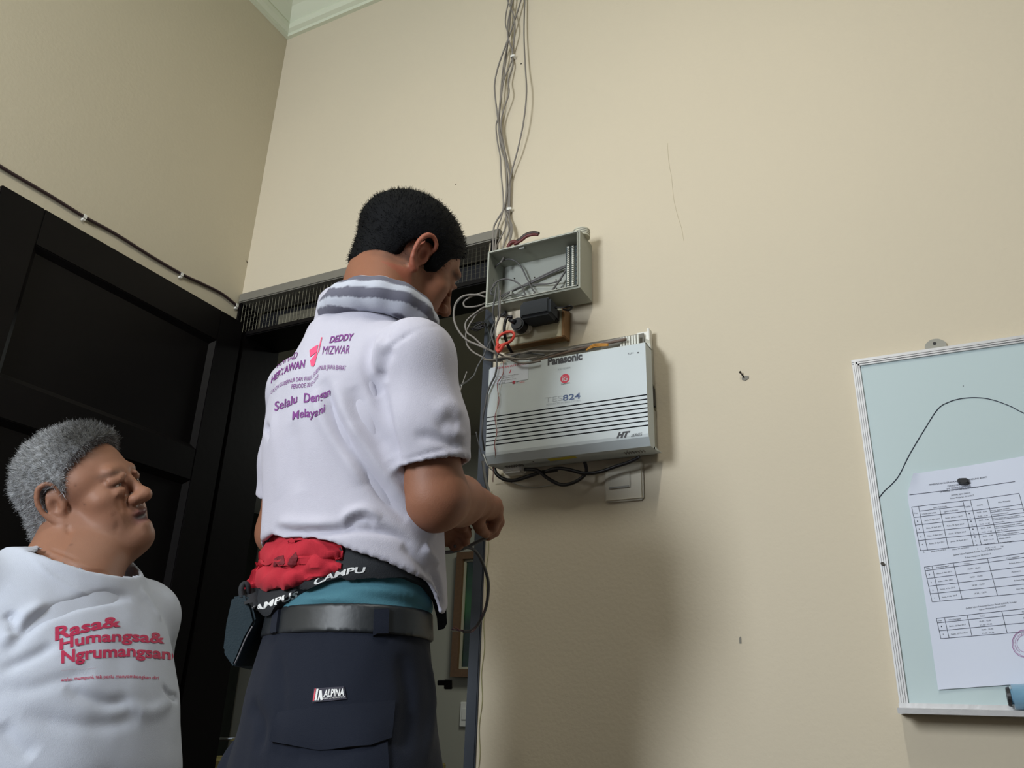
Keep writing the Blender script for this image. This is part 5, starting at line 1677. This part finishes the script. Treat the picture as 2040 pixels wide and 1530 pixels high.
nk_o = W1(0.036, -0.014, 1.534); nk_n = H1.w(0, 0, 1) - H1.o; nk_n = nk_n * .35 + np.array([0, 0, .8]) + T1f.R[1] * .05; nk_n /= np.linalg.norm(nk_n)
hem_tab = [(-3.2, 1.10), (3.2, 1.10)]
axR = (elR - shR) / np.linalg.norm(elR - shR); axL = (elL - shL) / np.linalg.norm(elL - shL)
def shirt_ev(P, cuts=True):
    dT, dR, dL = s1.ev(P), sR.ev(P), sL.ev(P)
    if not cuts: return smin(smin(dT, dR, .018), dL, .018)
    q = T1f.loc(P)
    ph = np.arctan2(q[:, 0], -q[:, 1])
    hz = np.interp(ph, [a for a, b in hem_tab], [b for a, b in hem_tab])
    dT = np.maximum.reduce([dT, hz - q[:, 2], (P - nk_o) @ nk_n - .010, -(dT + .0075)])
    dR = np.maximum.reduce([dR, (P - sleeveR_end) @ axR, -(dR + .0075)])
    dL = np.maximum.reduce([dL, (P - sleeveL_end) @ axL, -(dL + .0075)])
    return smin(smin(dT, dR, .016), dL, .016)
SLO, SHI = (-1.08, -0.86, 0.98), (-0.42, -0.32, 1.60)
V0, F0 = surf_nets(lambda P: shirt_ev(P, False), SLO, SHI, 0.010)
bv0 = bvh(V0, F0)
tab = []
for px, py in ((541, 1066), (560, 1073), (590, 1071), (620, 1073), (660, 1080), (700, 1095), (760, 1116), (820, 1140), (858, 1162), (874, 1190), (884, 1225), (893, 1262), (903, 1235), (908, 1205)):
    p, n = cast(bv0, px, py)
    if p is None: continue
    q = T1f.loc(p); tab.append((math.atan2(q[0], -q[1]), q[2]))
tab.sort()
hem_tab = [(-3.2, 1.10), (-2.4, 1.12), (tab[0][0] - .5, tab[0][1])] + tab + [(tab[-1][0] + .35, tab[-1][1] + .015), (3.2, 1.10)]
V, F = surf_nets(shirt_ev, SLO, SHI, 0.0036)
V = smooth_mesh(V, F, 3, 0.5)
bv1 = bvh(V, F)
c7 = lambda pts: [(480 + a / 3.187, 620 + b / 3.187) for a, b in pts]
V = folds(V, F, bv1, [
    (c7([(520, 430), (545, 520), (600, 700), (740, 930), (900, 1150), (1060, 1330)]), -.009, .010),
    (c7([(600, 450), (650, 620), (760, 820), (930, 1080), (1110, 1300)]), .004, .010),
    (c7([(470, 500), (510, 640), (640, 880), (800, 1090)]), .004, .012),
    (c7([(850, 380), (880, 540), (930, 700), (975, 860), (1000, 1000)]), -.0055, .010),
    (c7([(835, 150), (800, 300), (830, 440), (880, 520)]), -.0045, .009),
    (c7([(900, 160), (850, 280), (870, 400)]), .005, .009),
    (c7([(960, 230), (905, 330), (895, 450)]), -.005, .009),
    (c7([(1000, 60), (930, 130), (900, 210)]), -.003, .010),
    (c7([(700, 480), (760, 640), (860, 780), (950, 930)]), -.005, .012),
    (c7([(880, 300), (950, 225), (1040, 165), (1250, 98)]), -.0022, .004),
    (c7([(1240, 660), (1300, 600), (1360, 610), (1395, 680)]), .0018, .011),
    (c7([(1250, 760), (1320, 700), (1380, 730)]), -.002, .010),
    (c7([(1340, 790), (1385, 775), (1410, 810)]), .0015, .008),
    (c7([(1100, 790), (1200, 800), (1330, 840), (1400, 850)]), -.003, .008),
    (c7([(1010, 960), (1120, 925), (1250, 890), (1430, 870)]), -.0022, .0035),
    (c7([(1005, 980), (1120, 945), (1250, 912), (1430, 892)]), .0012, .005),
    (c7([(640, 1350), (700, 1290), (790, 1270), (880, 1330)]), .006, .007),
    (c7([(650, 1370), (720, 1320), (800, 1310), (860, 1350)]), -.006, .007),
    (c7([(210, 1380), (350, 1400), (560, 1395), (760, 1380), (950, 1410), (1080, 1480)]), -.006, .006),
    (c7([(230, 1350), (420, 1355), (620, 1360)]), .004, .009),
    (c7([(1090, 1230), (1180, 1330), (1230, 1450)]), .005, .012),
    (c7([(330, 700), (350, 900), (360, 1150)]), -.0025, .016),
    (c7([(200, 620), (215, 900), (230, 1200)]), .002, .016),
    (c7([(700, 700), (720, 900), (760, 1100)]), .0025, .014),
    (c7([(150, 740), (170, 760), (180, 800)]), -.006, .006),
    ([(840, 1090), (872, 1130), (892, 1180), (900, 1230)], .006, .008),
    ([(858, 1130), (875, 1165), (885, 1210)], -.007, .007),
    ([(800, 1085), (835, 1120), (862, 1150)], -.004, .007),
])
V = wrinkle(V, F, .0030, 15, 6)
me = np_mesh('t_shirt', V, F)
tee = link('t_shirt', me, M['shirt_white'], man); tee['label'] = 'white T-shirt with violet print on the back'
bvs = bvh(V, F)
cc = c7
print_px(tee, 'lettering', [
    ('AHMAD', c7([(228, 362), (290, 325), (357, 298)]), (13, 14), 3, 0.0),
    ('HERYAWAN', c7([(192, 458), (250, 410), (320, 375), (405, 358)]), (13, 16), 2, 0.03),
    ('DEDDY', c7([(562, 203), (640, 190), (708, 186)]), (13, 14), 4, 0.03),
    ('MIZWAR', c7([(518, 276), (600, 274), (688, 270)]), (17, 18), 3, 0.0),
    ('CALON GUBERNUR DAN WAKIL GUBERNUR JAWA BARAT', c7([(190, 528), (250, 480), (330, 450), (440, 440), (500, 375), (560, 370), (665, 378)]), (8, 10), 1, 0.0),
    ('PERIODE 2013-2018', c7([(322, 492), (400, 486), (450, 478), (490, 425)]), (9, 9), 1, 0.0),
    ('Selalu', c7([(215, 635), (290, 610), (358, 578)]), (19, 17), 1, 0.018),
    ('Dengan', c7([(400, 580), (480, 575), (570, 532)]), (19, 17), 1, 0.018),
    ('Melayani', c7([(328, 690), (400, 672), (470, 672), (530, 640)]), (17, 17), 1, 0.018)], bvs, M['print_violet'], label='violet lettering')
poly_px(tee, 'emblem_piece', [c7([(437, 250), (465, 228), (492, 214), (482, 262), (441, 292)]), c7([(441, 316), (472, 318), (484, 262), (489, 265), (470, 340), (462, 354), (447, 350)]),
                             c7([(511, 168), (518, 166), (496, 262), (489, 262)]), c7([(461, 297), (477, 290), (470, 306)])], bvs, M['print_pink'], label='pink flag emblem')
# patterned scarf at the neck
sf = Sdf()
cxy = W1(0, -.03, 1.47)
for i in range(28):
    a0, a1 = 2 * math.pi * i / 14, 2 * math.pi * (i + 1) / 14
    def rp(a, g=(1.0 if i < 14 else 1.16), dz=(-.024 if i < 14 else -.034)):
        return nk_o + T1f.R[0] * (0.068 * g * math.sin(a)) - T1f.R[1] * (0.062 * g * math.cos(a) + .006) + np.array([0, 0, 1]) * (0.010 * math.cos(a) + dz)
    sf.cap(WF, rp(a0), rp(a1), 0.0225 if math.cos(a0) > -.2 else .017, k=0.012)
V, F = surf_nets(sf.ev, nk_o - .12, nk_o + .12, 0.0034)
q = T1f.loc(V) - T1f.loc(nk_o)
ph = np.arctan2(q[:, 0], -q[:, 1]); st_ = np.sin(q[:, 2] * 230 + ph * 3.4 + np.sin(ph * 3) * .9)
dark = np.array(S(98, 98, 112)[:3]); lt = np.array(S(184, 188, 200)[:3])
mk = np.clip((st_ + .3) * 6, 0, 1)
set_me = np_mesh('scarf', V, F); set_col(set_me, lt[None] * (1 - mk[:, None]) + dark[None] * mk[:, None])
o = link('scarf', set_me, mat('patterned_scarf', S(150, 150, 160), 0.85, var=0.02, attr='Col', bump=0.2, bscale=700), man); o['label'] = 'grey and white striped scarf'

# belt loops, pocket, maker patch
patch_px(man, 'belt_loop', [[(745, 1214), (774, 1213)], [(741, 1300), (770, 1300)]], bvb, M['navy'], lift=.002, thick=.002, nu=4, nv=12)
patch_px(man, 'belt_loop', [[(549, 1216), (560, 1214)], [(535, 1312), (548, 1310)]], bvb, M['navy'], lift=.002, thick=.002, nu=4, nv=12)
patch_px(man, 'pocket_flap', [[(558, 1420), (640, 1408), (720, 1402), (783, 1397)], [(543, 1478), (640, 1494), (735, 1488), (776, 1472)]], bvt, M['navy'], lift=.003, thick=.0035, nu=18, nv=10,
         fn=lambda u, v: .002 * math.sin(v * 3.1) + .001 * math.sin(u * 11))
patch_px(man, 'pocket', [[(600, 1490), (700, 1495), (770, 1478)], [(595, 1560), (700, 1570), (775, 1560)]], bvt, M['navy'], lift=.0015, thick=.002, nu=12, nv=8)
pt = patch_px(man, 'label_patch', [[(627, 1372), (686, 1368)], [(624, 1400), (691, 1393)]], bvt, mat('dark_woven_label', S(34, 32, 50), 0.7), lift=.0008, thick=.001, nu=8, nv=5)
print_px(pt, 'lettering', [('ALPINA', [(646, 1389.5), (686, 1386)], (15, 14), 2, 0.03), ('MAKE A METROPOLIS', [(645, 1394), (689, 1390)], (3.0, 3.0), 0, 0.0)], bvt, M['print_white'], lift=.0028)
poly_px(pt, 'emblem_piece', [[(629, 1396), (633, 1373), (637, 1373), (633, 1396)], [(635, 1396), (639, 1376), (643, 1376), (645, 1395), (641, 1396), (640.5, 1388), (638, 1388), (637, 1396)]], bvt, M['print_white'], lift=.0028)
poly_px(pt, 'red_edge', [[(625.5, 1397), (630, 1372), (632, 1373), (628, 1397)]], bvt, M['text_red'], lift=.0028)

# red pouch at the hip
def lump(u, v):
    return .016 * math.sin(math.pi * min(1, max(0, u * .9 + .1))) * (math.sin(math.pi * v) ** .5) + .0035 * math.sin(u * 23 + v * 9) * math.sin(v * 13 + 2) + .003 * math.sin(u * 9 - v * 17)
rp_ = patch_px(man, 'red_cloth', [[(545, 1085), (560, 1068), (600, 1062), (640, 1064), (690, 1080), (690, 1110)], [(492, 1192), (520, 1188), (570, 1172), (610, 1160), (650, 1150), (684, 1140)]], bvu, M['redcloth'], lift=.004, thick=.004, nu=40, nv=26, fn=lump, label='red cloth bunched under the strap')
poly_px(rp_, 'dark_patch', [[(545, 1128), (548, 1112), (552, 1120), (556, 1108), (560, 1118), (566, 1106), (568, 1122), (560, 1130)], [(573, 1124), (578, 1112), (586, 1116), (590, 1100), (594, 1110), (590, 1124), (581, 1131)]], BVHTree.FromObject(rp_, bpy.context.evaluated_depsgraph_get()) if False else bvh(np.array([tuple(v.co) for v in rp_.data.vertices]), np.array([tuple(p.vertices) for p in rp_.data.polygons])), mat('dark_red_cloth', S(110, 22, 34), 0.8), lift=.001)  # flat jagged patches in a darker red
# black strap with white lettering
wide = patch_px(man, 'strap', [[(498, 1186), (540, 1178), (592, 1162), (640, 1142), (664, 1126), (672, 1100), (690, 1084), (760, 1106), (830, 1134), (864, 1160), (876, 1200), (878, 1246)],
                               [(508, 1242), (545, 1224), (580, 1195), (620, 1172), (660, 1158), (690, 1152), (740, 1148), (800, 1152), (838, 1168), (860, 1195), (870, 1230), (872, 1256)]], bvu, M['black_strap'], lift=.006, thick=.003, nu=60, nv=8,
                fn=lambda u, v: .008 * max(0, 1 - u * 5) )
bvw = bvh(np.array([tuple(v.co) for v in wide.data.vertices]), np.array([tuple(p.vertices) for p in wide.data.polygons if len(p.vertices) == 4]))
print_px(wide, 'lettering', [('CAMPUS', [(487, 1226), (530, 1211), (560, 1200), (592, 1189)], (13, 13), 3, 0.03), ('CAMPU', [(625, 1167), (660, 1152), (700, 1142), (726, 1141)], (14, 11), 3, 0.03)], bvw, M['print_white'], lift=.001)
# dark pouch at the left hip
def pdp(pts, d): return [PD(x, y, d) for x, y in pts]
fr = [(461, 1189), (490, 1185), (500, 1205), (508, 1238), (489, 1272), (476, 1305), (464, 1331), (449, 1305), (443, 1294), (450, 1240)]
bk_ = [(500, 1200), (525, 1190), (560, 1200), (566, 1215), (552, 1240), (540, 1275), (520, 1325), (500, 1335), (480, 1330), (478, 1260)]
bag = empty('waist_pouch', tuple(PD(500, 1300, 1.17)), 'dark teal canvas pouch hanging at the left hip of the standing man', 'pouch')
a_ = pdp(fr, 1.125); b_ = pdp(bk_, 1.20)
MB().prism(a_, b_).build('pouch_body', M['bag'], bag, bevel=0.003)
tube_mb(MB(), [PD(482, 1192, 1.13), PD(481, 1172, 1.135), PD(487, 1163, 1.14), (PD(494, 1168, 1.14)), PD(494, 1190, 1.14)], 0.004, 8, 6).build('hanging_loop', M['black_strap'], bag, smooth=True)
tube_mb(MB(), [PD(x, y, 1.121) for x, y in ((503, 1248), (490, 1272), (478, 1300), (468, 1322))], 0.0012, 6, 4).build('zip_seam', M['alu_line'], bag, smooth=True)
# strap buckle sticking out at the front
bu = MB()
bc = PD(890, 1362, 1.17)
def cbox(mb, c, r, u, f, hr, hu, hf):
    c = np.array(c)
    vs = [c + r * sx * hr + u * sy * hu + f * sz * hf for sz in (-1, 1) for sy in (-1, 1) for sx in (-1, 1)]
    mb.add(vs, [(0, 1, 3, 2), (4, 6, 7, 5), (0, 4, 5, 1), (2, 3, 7, 6), (0, 2, 6, 4), (1, 5, 7, 3)])
cbox(bu, PD(884, 1360, 1.17), CR, CU, CF, .009, .0035, .002)
cbox(bu, PD(893, 1363, 1.17), CR, CU, CF, .006, .0065, .003)
bu.build('buckle', M['black'], man, bevel=.0008)

# the cable he holds
cable('cable', [PD(*p) for p in ((800, 1098, 1.30), (860, 1100, 1.32), (895, 1100, 1.33), (925, 1092, 1.335), (950, 1080, 1.34), (972, 1068, 1.345), (985, 1045, 1.36), (980, 1000, 1.40), (968, 960, 1.46), (962, 920, 1.52))], 0.0030, M['cable_dark'], 'dark grey cable running through both hands of the standing man', 'cable')
cable('cable', [PD(*p) for p in ((905, 1088, 1.322), (925, 1090, 1.33), (945, 1096, 1.34), (960, 1118, 1.35), (971, 1150, 1.36), (973, 1175, 1.36), (968, 1210, 1.36), (955, 1240, 1.355), (940, 1256, 1.35), (922, 1258, 1.345))], 0.0026, M['cable_dark'], 'stripped dark cable end curling down from the hands of the standing man', 'cable')
for k, (mt, e) in enumerate((('wire_violet', (900, 1252)), ('cable_white', (897, 1257)), ('cable_red', (904, 1249)), ('wire_violet', (899, 1254.5)))):
    cable('wire', [PD(*p) for p in ((968, 1205 + k, 1.359), (955, 1238 + k, 1.354), (940, 1256 + k, 1.348), (920, 1258 - k, 1.345), (e[0], e[1], 1.343))], 0.0008, M[mt],
          ('violet thin wire at the curled cable end, upper strand', 'whitish thin wire at the curled cable end', 'reddish thin wire at the curled cable end', 'violet thin wire at the curled cable end, lower strand')[k], 'wire', sub=6, n=5)

# ------------------------------------------------------------------ the older seated man
old = empty('person', (-1.10, -0.78, 0.0), 'grey haired older man seated in white T-shirt with crimson print, looking up', 'person')
T2f = Frame((-1.283, -0.629, 0.076), [(-.035, -.9994, 0), (.9994, -.035, 0), (0, 0, 1)])
W2 = T2f.w
az = math.radians(18); pit = math.radians(17)
H2 = frame_from(PD(166, 990, 1.47), (math.cos(az) * math.cos(pit), math.sin(az) * math.cos(pit), math.sin(pit)), roll=math.radians(-24))
s2R, s2L = W2(.185, -.02, .985), W2(-.160, -.02, .995)
e2R, e2L = W2(.275, .0, .745), W2(-.205, -.035, .745)
LG = Frame((-1.297, -0.658, 0.0), [(-.766, -.643, 0), (.643, -.766, 0), (0, 0, 1)])
w2R, w2L = LG.w(.17, .27, .61), LG.w(-.16, .30, .61)
b2 = Sdf()
b2.prof(T2f, [(0.48, 0, 0.0, .15, .12), (0.62, 0, .02, .16, .14), (0.78, 0, .03, .165, .145), (.92, 0, .01, .16, .12), (1.02, 0, -.01, .13, .09)], 0.03)
b2.cap(WF, s2L, s2R, .050, .050, .05)
b2.cap(WF, W2(0, -.015, 1.0), H2.w(0, -.018, -.050), .070, .062, .03)
b2.cap(WF, W2(0, .02, 1.03), H2.w(0, .040, -.085), .050, .040, .035)
b2.cap(WF, W2(.07, -.02, 1.01), H2.w(.02, -.03, -.06), .03, .03, .04).cap(WF, W2(-.07, -.02, 1.01), H2.w(-.02, -.03, -.06), .03, .03, .04)
for sh_, el_, wr_, sg_ in ((s2R, e2R, w2R, 1), (s2L, e2L, w2L, -1)):
    b2.cap(WF, sh_, el_, .05, .042, .03).cap(WF, el_, wr_, .042, .028, .02)
    L_ = Frame(wr_, LG.R)
    kn_ = []
    for i in range(4):
        x0 = (-.030 + i * .020) * sg_ * -1
        k0 = (x0, .082 - .004 * abs(i - 1), -.004)
        b2.cap(L_, (x0 * .6, .03, 0), k0, .018, .0115, .010)
        ln = (.040, .045, .042, .034)[i]
        b2.chain(L_, [k0, (x0 * 1.05, .082 + ln * .55, -.002), (x0 * 1.08, .082 + ln * .95, -.018), (x0 * 1.08, .082 + ln * 1.15, -.036)], [.0105, .0098, .0090, .0078], .003)
    b2.chain(L_, [(sg_ * -.030, .02, 0), (sg_ * -.048, .045, .0), (sg_ * -.056, .068, -.006), (sg_ * -.054, .088, -.014)], [.014, .0125, .011, .009], .005)
head_sdf(b2, H2, fat=0.0025, mouth_open=0.012, narrow=0.55, ear_r=1.15, db=0.007)
b2.ell(H2, (0, 0.052, -0.100), (.040, .036, .022), 0.03)                 # double chin
b2.ell(H2, (0, 0.030, -0.105), (.044, .040, .026), 0.03)
for x in (-1, 1):
    b2.ell(H2, (x * .017, .099, -.031), (.0115, .0125, .010), .006)         # broad nose
    b2.ell(H2, (x * .033, .084, -.015), (.013, .006, .006), .008)          # eye bags
    b2.cap(H2, (x * .020, .094, .016), (x * .046, .080, .010), .0052, .0045, .006)
b2.ell(H2, (0, .108, -.029), (.0150, .0125, .0125), .008)
b2.ell(H2, (0, .084, -.092), (.018, .014, .015), .014)
V, F = surf_nets(b2.ev, (-1.68, -1.10, 0.46), (-0.86, -0.28, 1.56), 0.0036)
V = smooth_mesh(V, F, 1, 0.4)
bvo = bvh(V, F)
hs_ = lambda pts: [(a / 4.2485, 820 + b / 4.2485) for a, b in pts]
V = folds(V, F, bvo, [
    (hs_([(340, 1180), (480, 1240), (620, 1300), (760, 1350), (900, 1370)]), -.0035, .004),
    (hs_([(420, 1160), (560, 1210), (660, 1260)]), -.002, .003),
    (hs_([(960, 850), (1000, 930), (990, 1020)]), -.0012, .006),
    (hs_([(560, 960), (590, 1030)]), -.002, .004),
    (hs_([(830, 610), (870, 596), (920, 590)]), -.0012, .0016),
    (hs_([(890, 640), (960, 650), (1010, 620)]), -.0012, .003),
    (hs_([(1020, 690), (1000, 780), (1040, 850)]), -.0016, .004),
])
hl = H2.loc(V)
C_ = np.repeat(np.array(S(146, 103, 81)[:3])[None], len(V), 0)
lips = np.exp(-(((hl[:, 0]) / 0.024) ** 4 + ((hl[:, 2] + .064) / 0.012) ** 4 + ((hl[:, 1] - .093) / 0.014) ** 4))
C_ = blend(C_, np.clip(lips * 1.1, 0, 1), S(122, 74, 76)[:3])
inm = np.exp(-(((hl[:, 0]) / 0.019) ** 4 + ((hl[:, 2] + .0645) / 0.0042) ** 2)) * (hl[:, 1] < .0945) * (hl[:, 1] > .07)
C_ = blend(C_, np.clip(inm * 1.5, 0, 1), S(56, 24, 30)[:3])
brow = np.exp(-(((np.abs(hl[:, 0]) - .034) / 0.019) ** 4 + ((hl[:, 2] - .023) / 0.005) ** 2)) * (hl[:, 1] > .05)
C_ = blend(C_, brow * .5, S(84, 70, 62)[:3])
lash = np.exp(-(((np.abs(hl[:, 0]) - .0315) / 0.014) ** 4 + ((hl[:, 2] - .0015) / 0.0028) ** 2)) * (hl[:, 1] > .07)
C_ = blend(C_, lash * .8, S(50, 36, 30)[:3])
stub = np.exp(-((hl[:, 2] + .085) / .03) ** 4) * (hl[:, 1] > .02) * .18
C_ = blend(C_, stub, S(112, 96, 88)[:3])
for (mx, my) in ((150, 967), (168, 1005), (142, 1085), (252, 1143)):
    p, n = cast(bvo, mx, my)
    if p is not None:
        mk = np.exp(-(np.linalg.norm(V - p, axis=1) / .0022) ** 2)
        C_ = blend(C_, mk * .7, S(90, 58, 46)[:3])
# greyer tone of short hair round the ear and nape
side = np.clip((hl[:, 2] - .0 + hl[:, 1] * .2) / .02, 0, 1) * (hl[:, 1] < .02) * (np.linalg.norm(hl, axis=1) < .14) * (np.abs(hl[:, 0]) < .078)
C_ = blend(C_, side * .6, S(96, 90, 86)[:3])
me = np_mesh('body', V, F); set_col(me, C_)
link('body', me, M['skin'], old)
for x in (-1, 1):
    bm = bmesh.new(); bmesh.ops.create_uvsphere(bm, u_segments=16, v_segments=10, radius=0.0125, matrix=Matrix.Translation(Vector(H2.w(x * .031, .0768, .002))))
    me = bpy.data.meshes.new('eye'); bm.to_mesh(me); bm.free()
    eo = link('eye', me, bpy.data.materials['eyeball'], old, True)
    bm = bmesh.new(); bmesh.ops.create_uvsphere(bm, u_segments=14, v_segments=8, radius=0.0062, matrix=Matrix.Translation(Vector(H2.w(x * .031 + .001, .0836, .002))))
    me = bpy.data.meshes.new('iris'); bm.to_mesh(me); bm.free(); link('iris', me, mat('dark_iris', S(30, 20, 16), 0.15) if 'dark_iris' not in bpy.data.materials else bpy.data.materials['dark_iris'], eo, True)

# grey bushy hair
sk = Sdf(); sk.ell(H2, (0, -0.007, 0.038), (0.074, 0.087, 0.082), 0.01).ell(H2, (0, 0.018, 0.012), (0.064, 0.068, 0.078), 0.02)
sk.cap(H2, (0, -.045, -.03), (0, -.05, -.055), .052, .046, .02)
def hl2(q):
    x, y, z = q[:, 0], q[:, 1], q[:, 2]
    ear_z = np.where(y > -0.020, np.where(y > 0.010, 0.004, 0.030), -0.050 + np.clip((y + 0.044) / 0.022, 0, 1) * 0.075)
    side = np.clip((np.abs(x) - 0.045) / 0.02, 0, 1)
    lim = (-0.058) * (1 - side) + ear_z * side
    a = (lim - z)
    front = np.where(z < .055, y - (.012 + .35 * np.clip(z - .01, 0, .05)), y - (0.028 + 1.3 * np.clip(z - 0.055, 0, .05)))
    return np.maximum(a, front)
def off2(q):
    x, y, z = q[:, 0], q[:, 1], q[:, 2]
    return .003 + .008 * np.clip((z + .03) / .06, 0, 1) + .008 * np.clip((y - .0) / .05, 0, 1) * np.clip((z - .05) / .04, 0, 1) + .002 * np.sin(x * 130) * np.sin(y * 120 + z * 90)
V, F = hair_cap(H2, sk.ev, off2, hl2, H2.o - .16, H2.o + .16, 0.0034, 0.0012)
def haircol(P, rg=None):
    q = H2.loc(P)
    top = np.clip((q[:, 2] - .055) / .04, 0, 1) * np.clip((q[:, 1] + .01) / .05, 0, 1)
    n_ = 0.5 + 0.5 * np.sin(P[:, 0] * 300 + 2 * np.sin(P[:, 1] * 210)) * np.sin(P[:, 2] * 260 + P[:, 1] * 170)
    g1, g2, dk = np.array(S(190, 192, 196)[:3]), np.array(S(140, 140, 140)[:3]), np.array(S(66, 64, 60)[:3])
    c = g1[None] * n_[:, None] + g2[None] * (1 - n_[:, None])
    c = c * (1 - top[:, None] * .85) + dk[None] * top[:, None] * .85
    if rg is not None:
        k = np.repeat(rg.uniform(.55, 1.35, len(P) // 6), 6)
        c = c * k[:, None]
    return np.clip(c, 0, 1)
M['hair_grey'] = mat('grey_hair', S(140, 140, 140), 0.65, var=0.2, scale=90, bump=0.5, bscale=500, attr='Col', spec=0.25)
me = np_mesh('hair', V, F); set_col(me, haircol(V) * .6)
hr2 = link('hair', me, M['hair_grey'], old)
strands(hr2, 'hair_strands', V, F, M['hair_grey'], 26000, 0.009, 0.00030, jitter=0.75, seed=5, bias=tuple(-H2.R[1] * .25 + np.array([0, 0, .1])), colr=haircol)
# eyebrow hairs
# T-shirt
s3 = Sdf()
s3.prof(T2f, [(0.50, .0, .02, .200, .170), (0.62, .0, .035, .206, .178), (0.76, .0, .038, .206, .175), (.88, .0, .022, .195, .152), (.98, 0, .0, .178, .118), (1.03, 0, -.010, .150, .095), (1.075, 0, -.012, .095, .085)], 0.03, n=2.2)
s3.cap(WF, W2(-.07, -.02, 1.025), s2L, .062, .056, .03).cap(WF, W2(.07, -.02, 1.018), s2R, .060, .055, .03)
s3.cap(WF, W2(0, -.01, 1.0), H2.w(0, -.0, -.09), .099, .079, .03)
qR = Sdf(); qR.chain(WF, [W2(.1, -.02, 1.0), s2R, e2R], [.055, .068, .064], .02)
qL = Sdf(); qL.chain(WF, [W2(-.1, -.02, 1.0), s2L, e2L], [.055, .066, .062], .02)
a2R = (e2R - s2R) / np.linalg.norm(e2R - s2R); a2L = (e2L - s2L) / np.linalg.norm(e2L - s2L)
# neckline plane through the collar seen in the photograph: high behind, low in front
n2o = W2(0, 0, 1.080); n2n = np.array([0, 0, 1.0]) + T2f.R[1] * .38; n2n /= np.linalg.norm(n2n)
def tee2(P, cuts=True):
    dT, dR, dL = s3.ev(P), qR.ev(P), qL.ev(P)
    dT = np.maximum.reduce([dT, .53 - P[:, 2], (P - n2o) @ n2n, -(dT + .008)])
    dR = np.maximum.reduce([dR, (P - s2R - (e2R - s2R) * .80) @ a2R, -(dR + .008)]); dL = np.maximum.reduce([dL, (P - s2L - (e2L - s2L) * .72) @ a2L, -(dL + .008)])
    return smin(smin(dT, dR, .018), dL, .018)
V, F = surf_nets(tee2, (-1.68, -1.12, 0.50), (-0.90, -0.24, 1.36), 0.0040)
V = smooth_mesh(V, F, 3, 0.5)
bv2 = bvh(V, F)
c4 = lambda pts: [(a / 2.1545, 820 + b / 2.1545) for a, b in pts]
V = folds(V, F, bv2, [
    (c4([(20, 1040), (120, 930), (240, 850), (420, 800), (560, 790)]), -.006, .010),
    (c4([(10, 1010), (90, 890), (200, 820)]), .004, .010),
    (c4([(30, 860), (60, 900), (50, 960)]), -.006, .008),
    (c4([(0, 1110), (120, 1060), (240, 1000)]), -.004, .009),
    (c4([(560, 1240), (460, 1250), (360, 1220), (280, 1180)]), -.004, .010),
    (c4([(100, 1300), (300, 1340), (480, 1340), (600, 1300)]), -.003, .012),
    (c4([(0, 1340), (60, 1420), (150, 1480)]), -.004, .012),
    (c4([(0, 1180), (120, 1190), (260, 1150), (400, 1120)]), -.003, .012),
    (c4([(600, 760), (650, 830), (690, 900)]), .003, .012),
    (c4([(560, 1270), (650, 1290), (740, 1240)]), .003, .012),
    (c4([(130, 620), (200, 690), (320, 760), (430, 790), (520, 770)]), .0010, .004),
    (c4([(700, 1180), (740, 1220), (770, 1230)]), -.004, .006),
])
V = wrinkle(V, F, .0032, 12, 9)
me = np_mesh('t_shirt', V, F)
M['shirt_white2'] = clothmat('white_cotton_b', S(192, 198, 212))
tee_o = link('t_shirt', me, M['shirt_white2'], old); tee_o['label'] = 'white T-shirt with crimson chest print'
bv3 = bvh(V, F)
print_px(tee_o, 'lettering', [
    ('Rasa&', c4([(235, 983), (330, 955), (430, 932), (518, 922)]), (27, 20), 0, 0.03),
    ('Humangsa&', c4([(255, 1022), (400, 990), (550, 985), (705, 995)]), (22, 21), 0, 0.03),
    ('Ngrumangsani.', c4([(262, 1080), (400, 1058), (560, 1050), (770, 1066)]), (25, 21), 0, 0.03),
    ('walau mumpuni, tak perlu menyombongkan diri', c4([(260, 1160), (400, 1146), (560, 1143), (680, 1150)]), (7.5, 6.5), 0, 0.01),
    ('_______________________________________', c4([(260, 1111), (412, 1101)]), (2, 2), 0, 0.0)], bv3, M['print_crimson'], lift=.0009, label='crimson lettering')
# trousers, shoes
t2 = Sdf()
t2.ell(LG, (0, -.01, .50), (.19, .16, .09), .03)
for x in (-1, 1):
    t2.chain(LG, [(x * .09, .02, .52), (x * .13, .40, .505), (x * .13, .41, .08)], [.095, .072, .062], .03)
V, F = surf_nets(lambda P: np.maximum(t2.ev(P), .045 - P[:, 2]), (-1.60, -1.24, .03), (-.76, -.36, .68), .008)
link('trousers', np_mesh('trousers', smooth_mesh(V, F, 2), F), M['navy'], old)
for x in (-1, 1):
    sh = Sdf(); sh.cap(LG, (x * .13, .40, .047), (x * .14, .57, .037), .046, .042, .02)
    c_ = LG.w(x * .13, .48, .05)
    v_, f_ = surf_nets(lambda P: np.maximum(sh.ev(P), 0.002 - P[:, 2]), c_ - .17, c_ + .17, 0.008)
    link('shoe', np_mesh('shoe', v_, f_), M['leather'], old)
stl = empty('stool', (-1.297, -0.658, 0), 'plain wooden stool under the grey haired man', 'stool')
wd = mat('stool_wood', S(120, 88, 58), 0.5, var=0.15)
MB().prism([LG.w(a, b, .385) for a, b in ((-.17, -.16), (.17, -.16), (.17, .16), (-.17, .16))], [LG.w(a, b, .413) for a, b in ((-.17, -.16), (.17, -.16), (.17, .16), (-.17, .16))]).build('seat', wd, stl, bevel=.006)
for a in (-1, 1):
    for b in (-1, 1):
        MB().bar(LG.w(a * .15, b * .14, 0.0), LG.w(a * .13, b * .12, .385), .016, 8, r2=.018).build('leg', wd, stl)
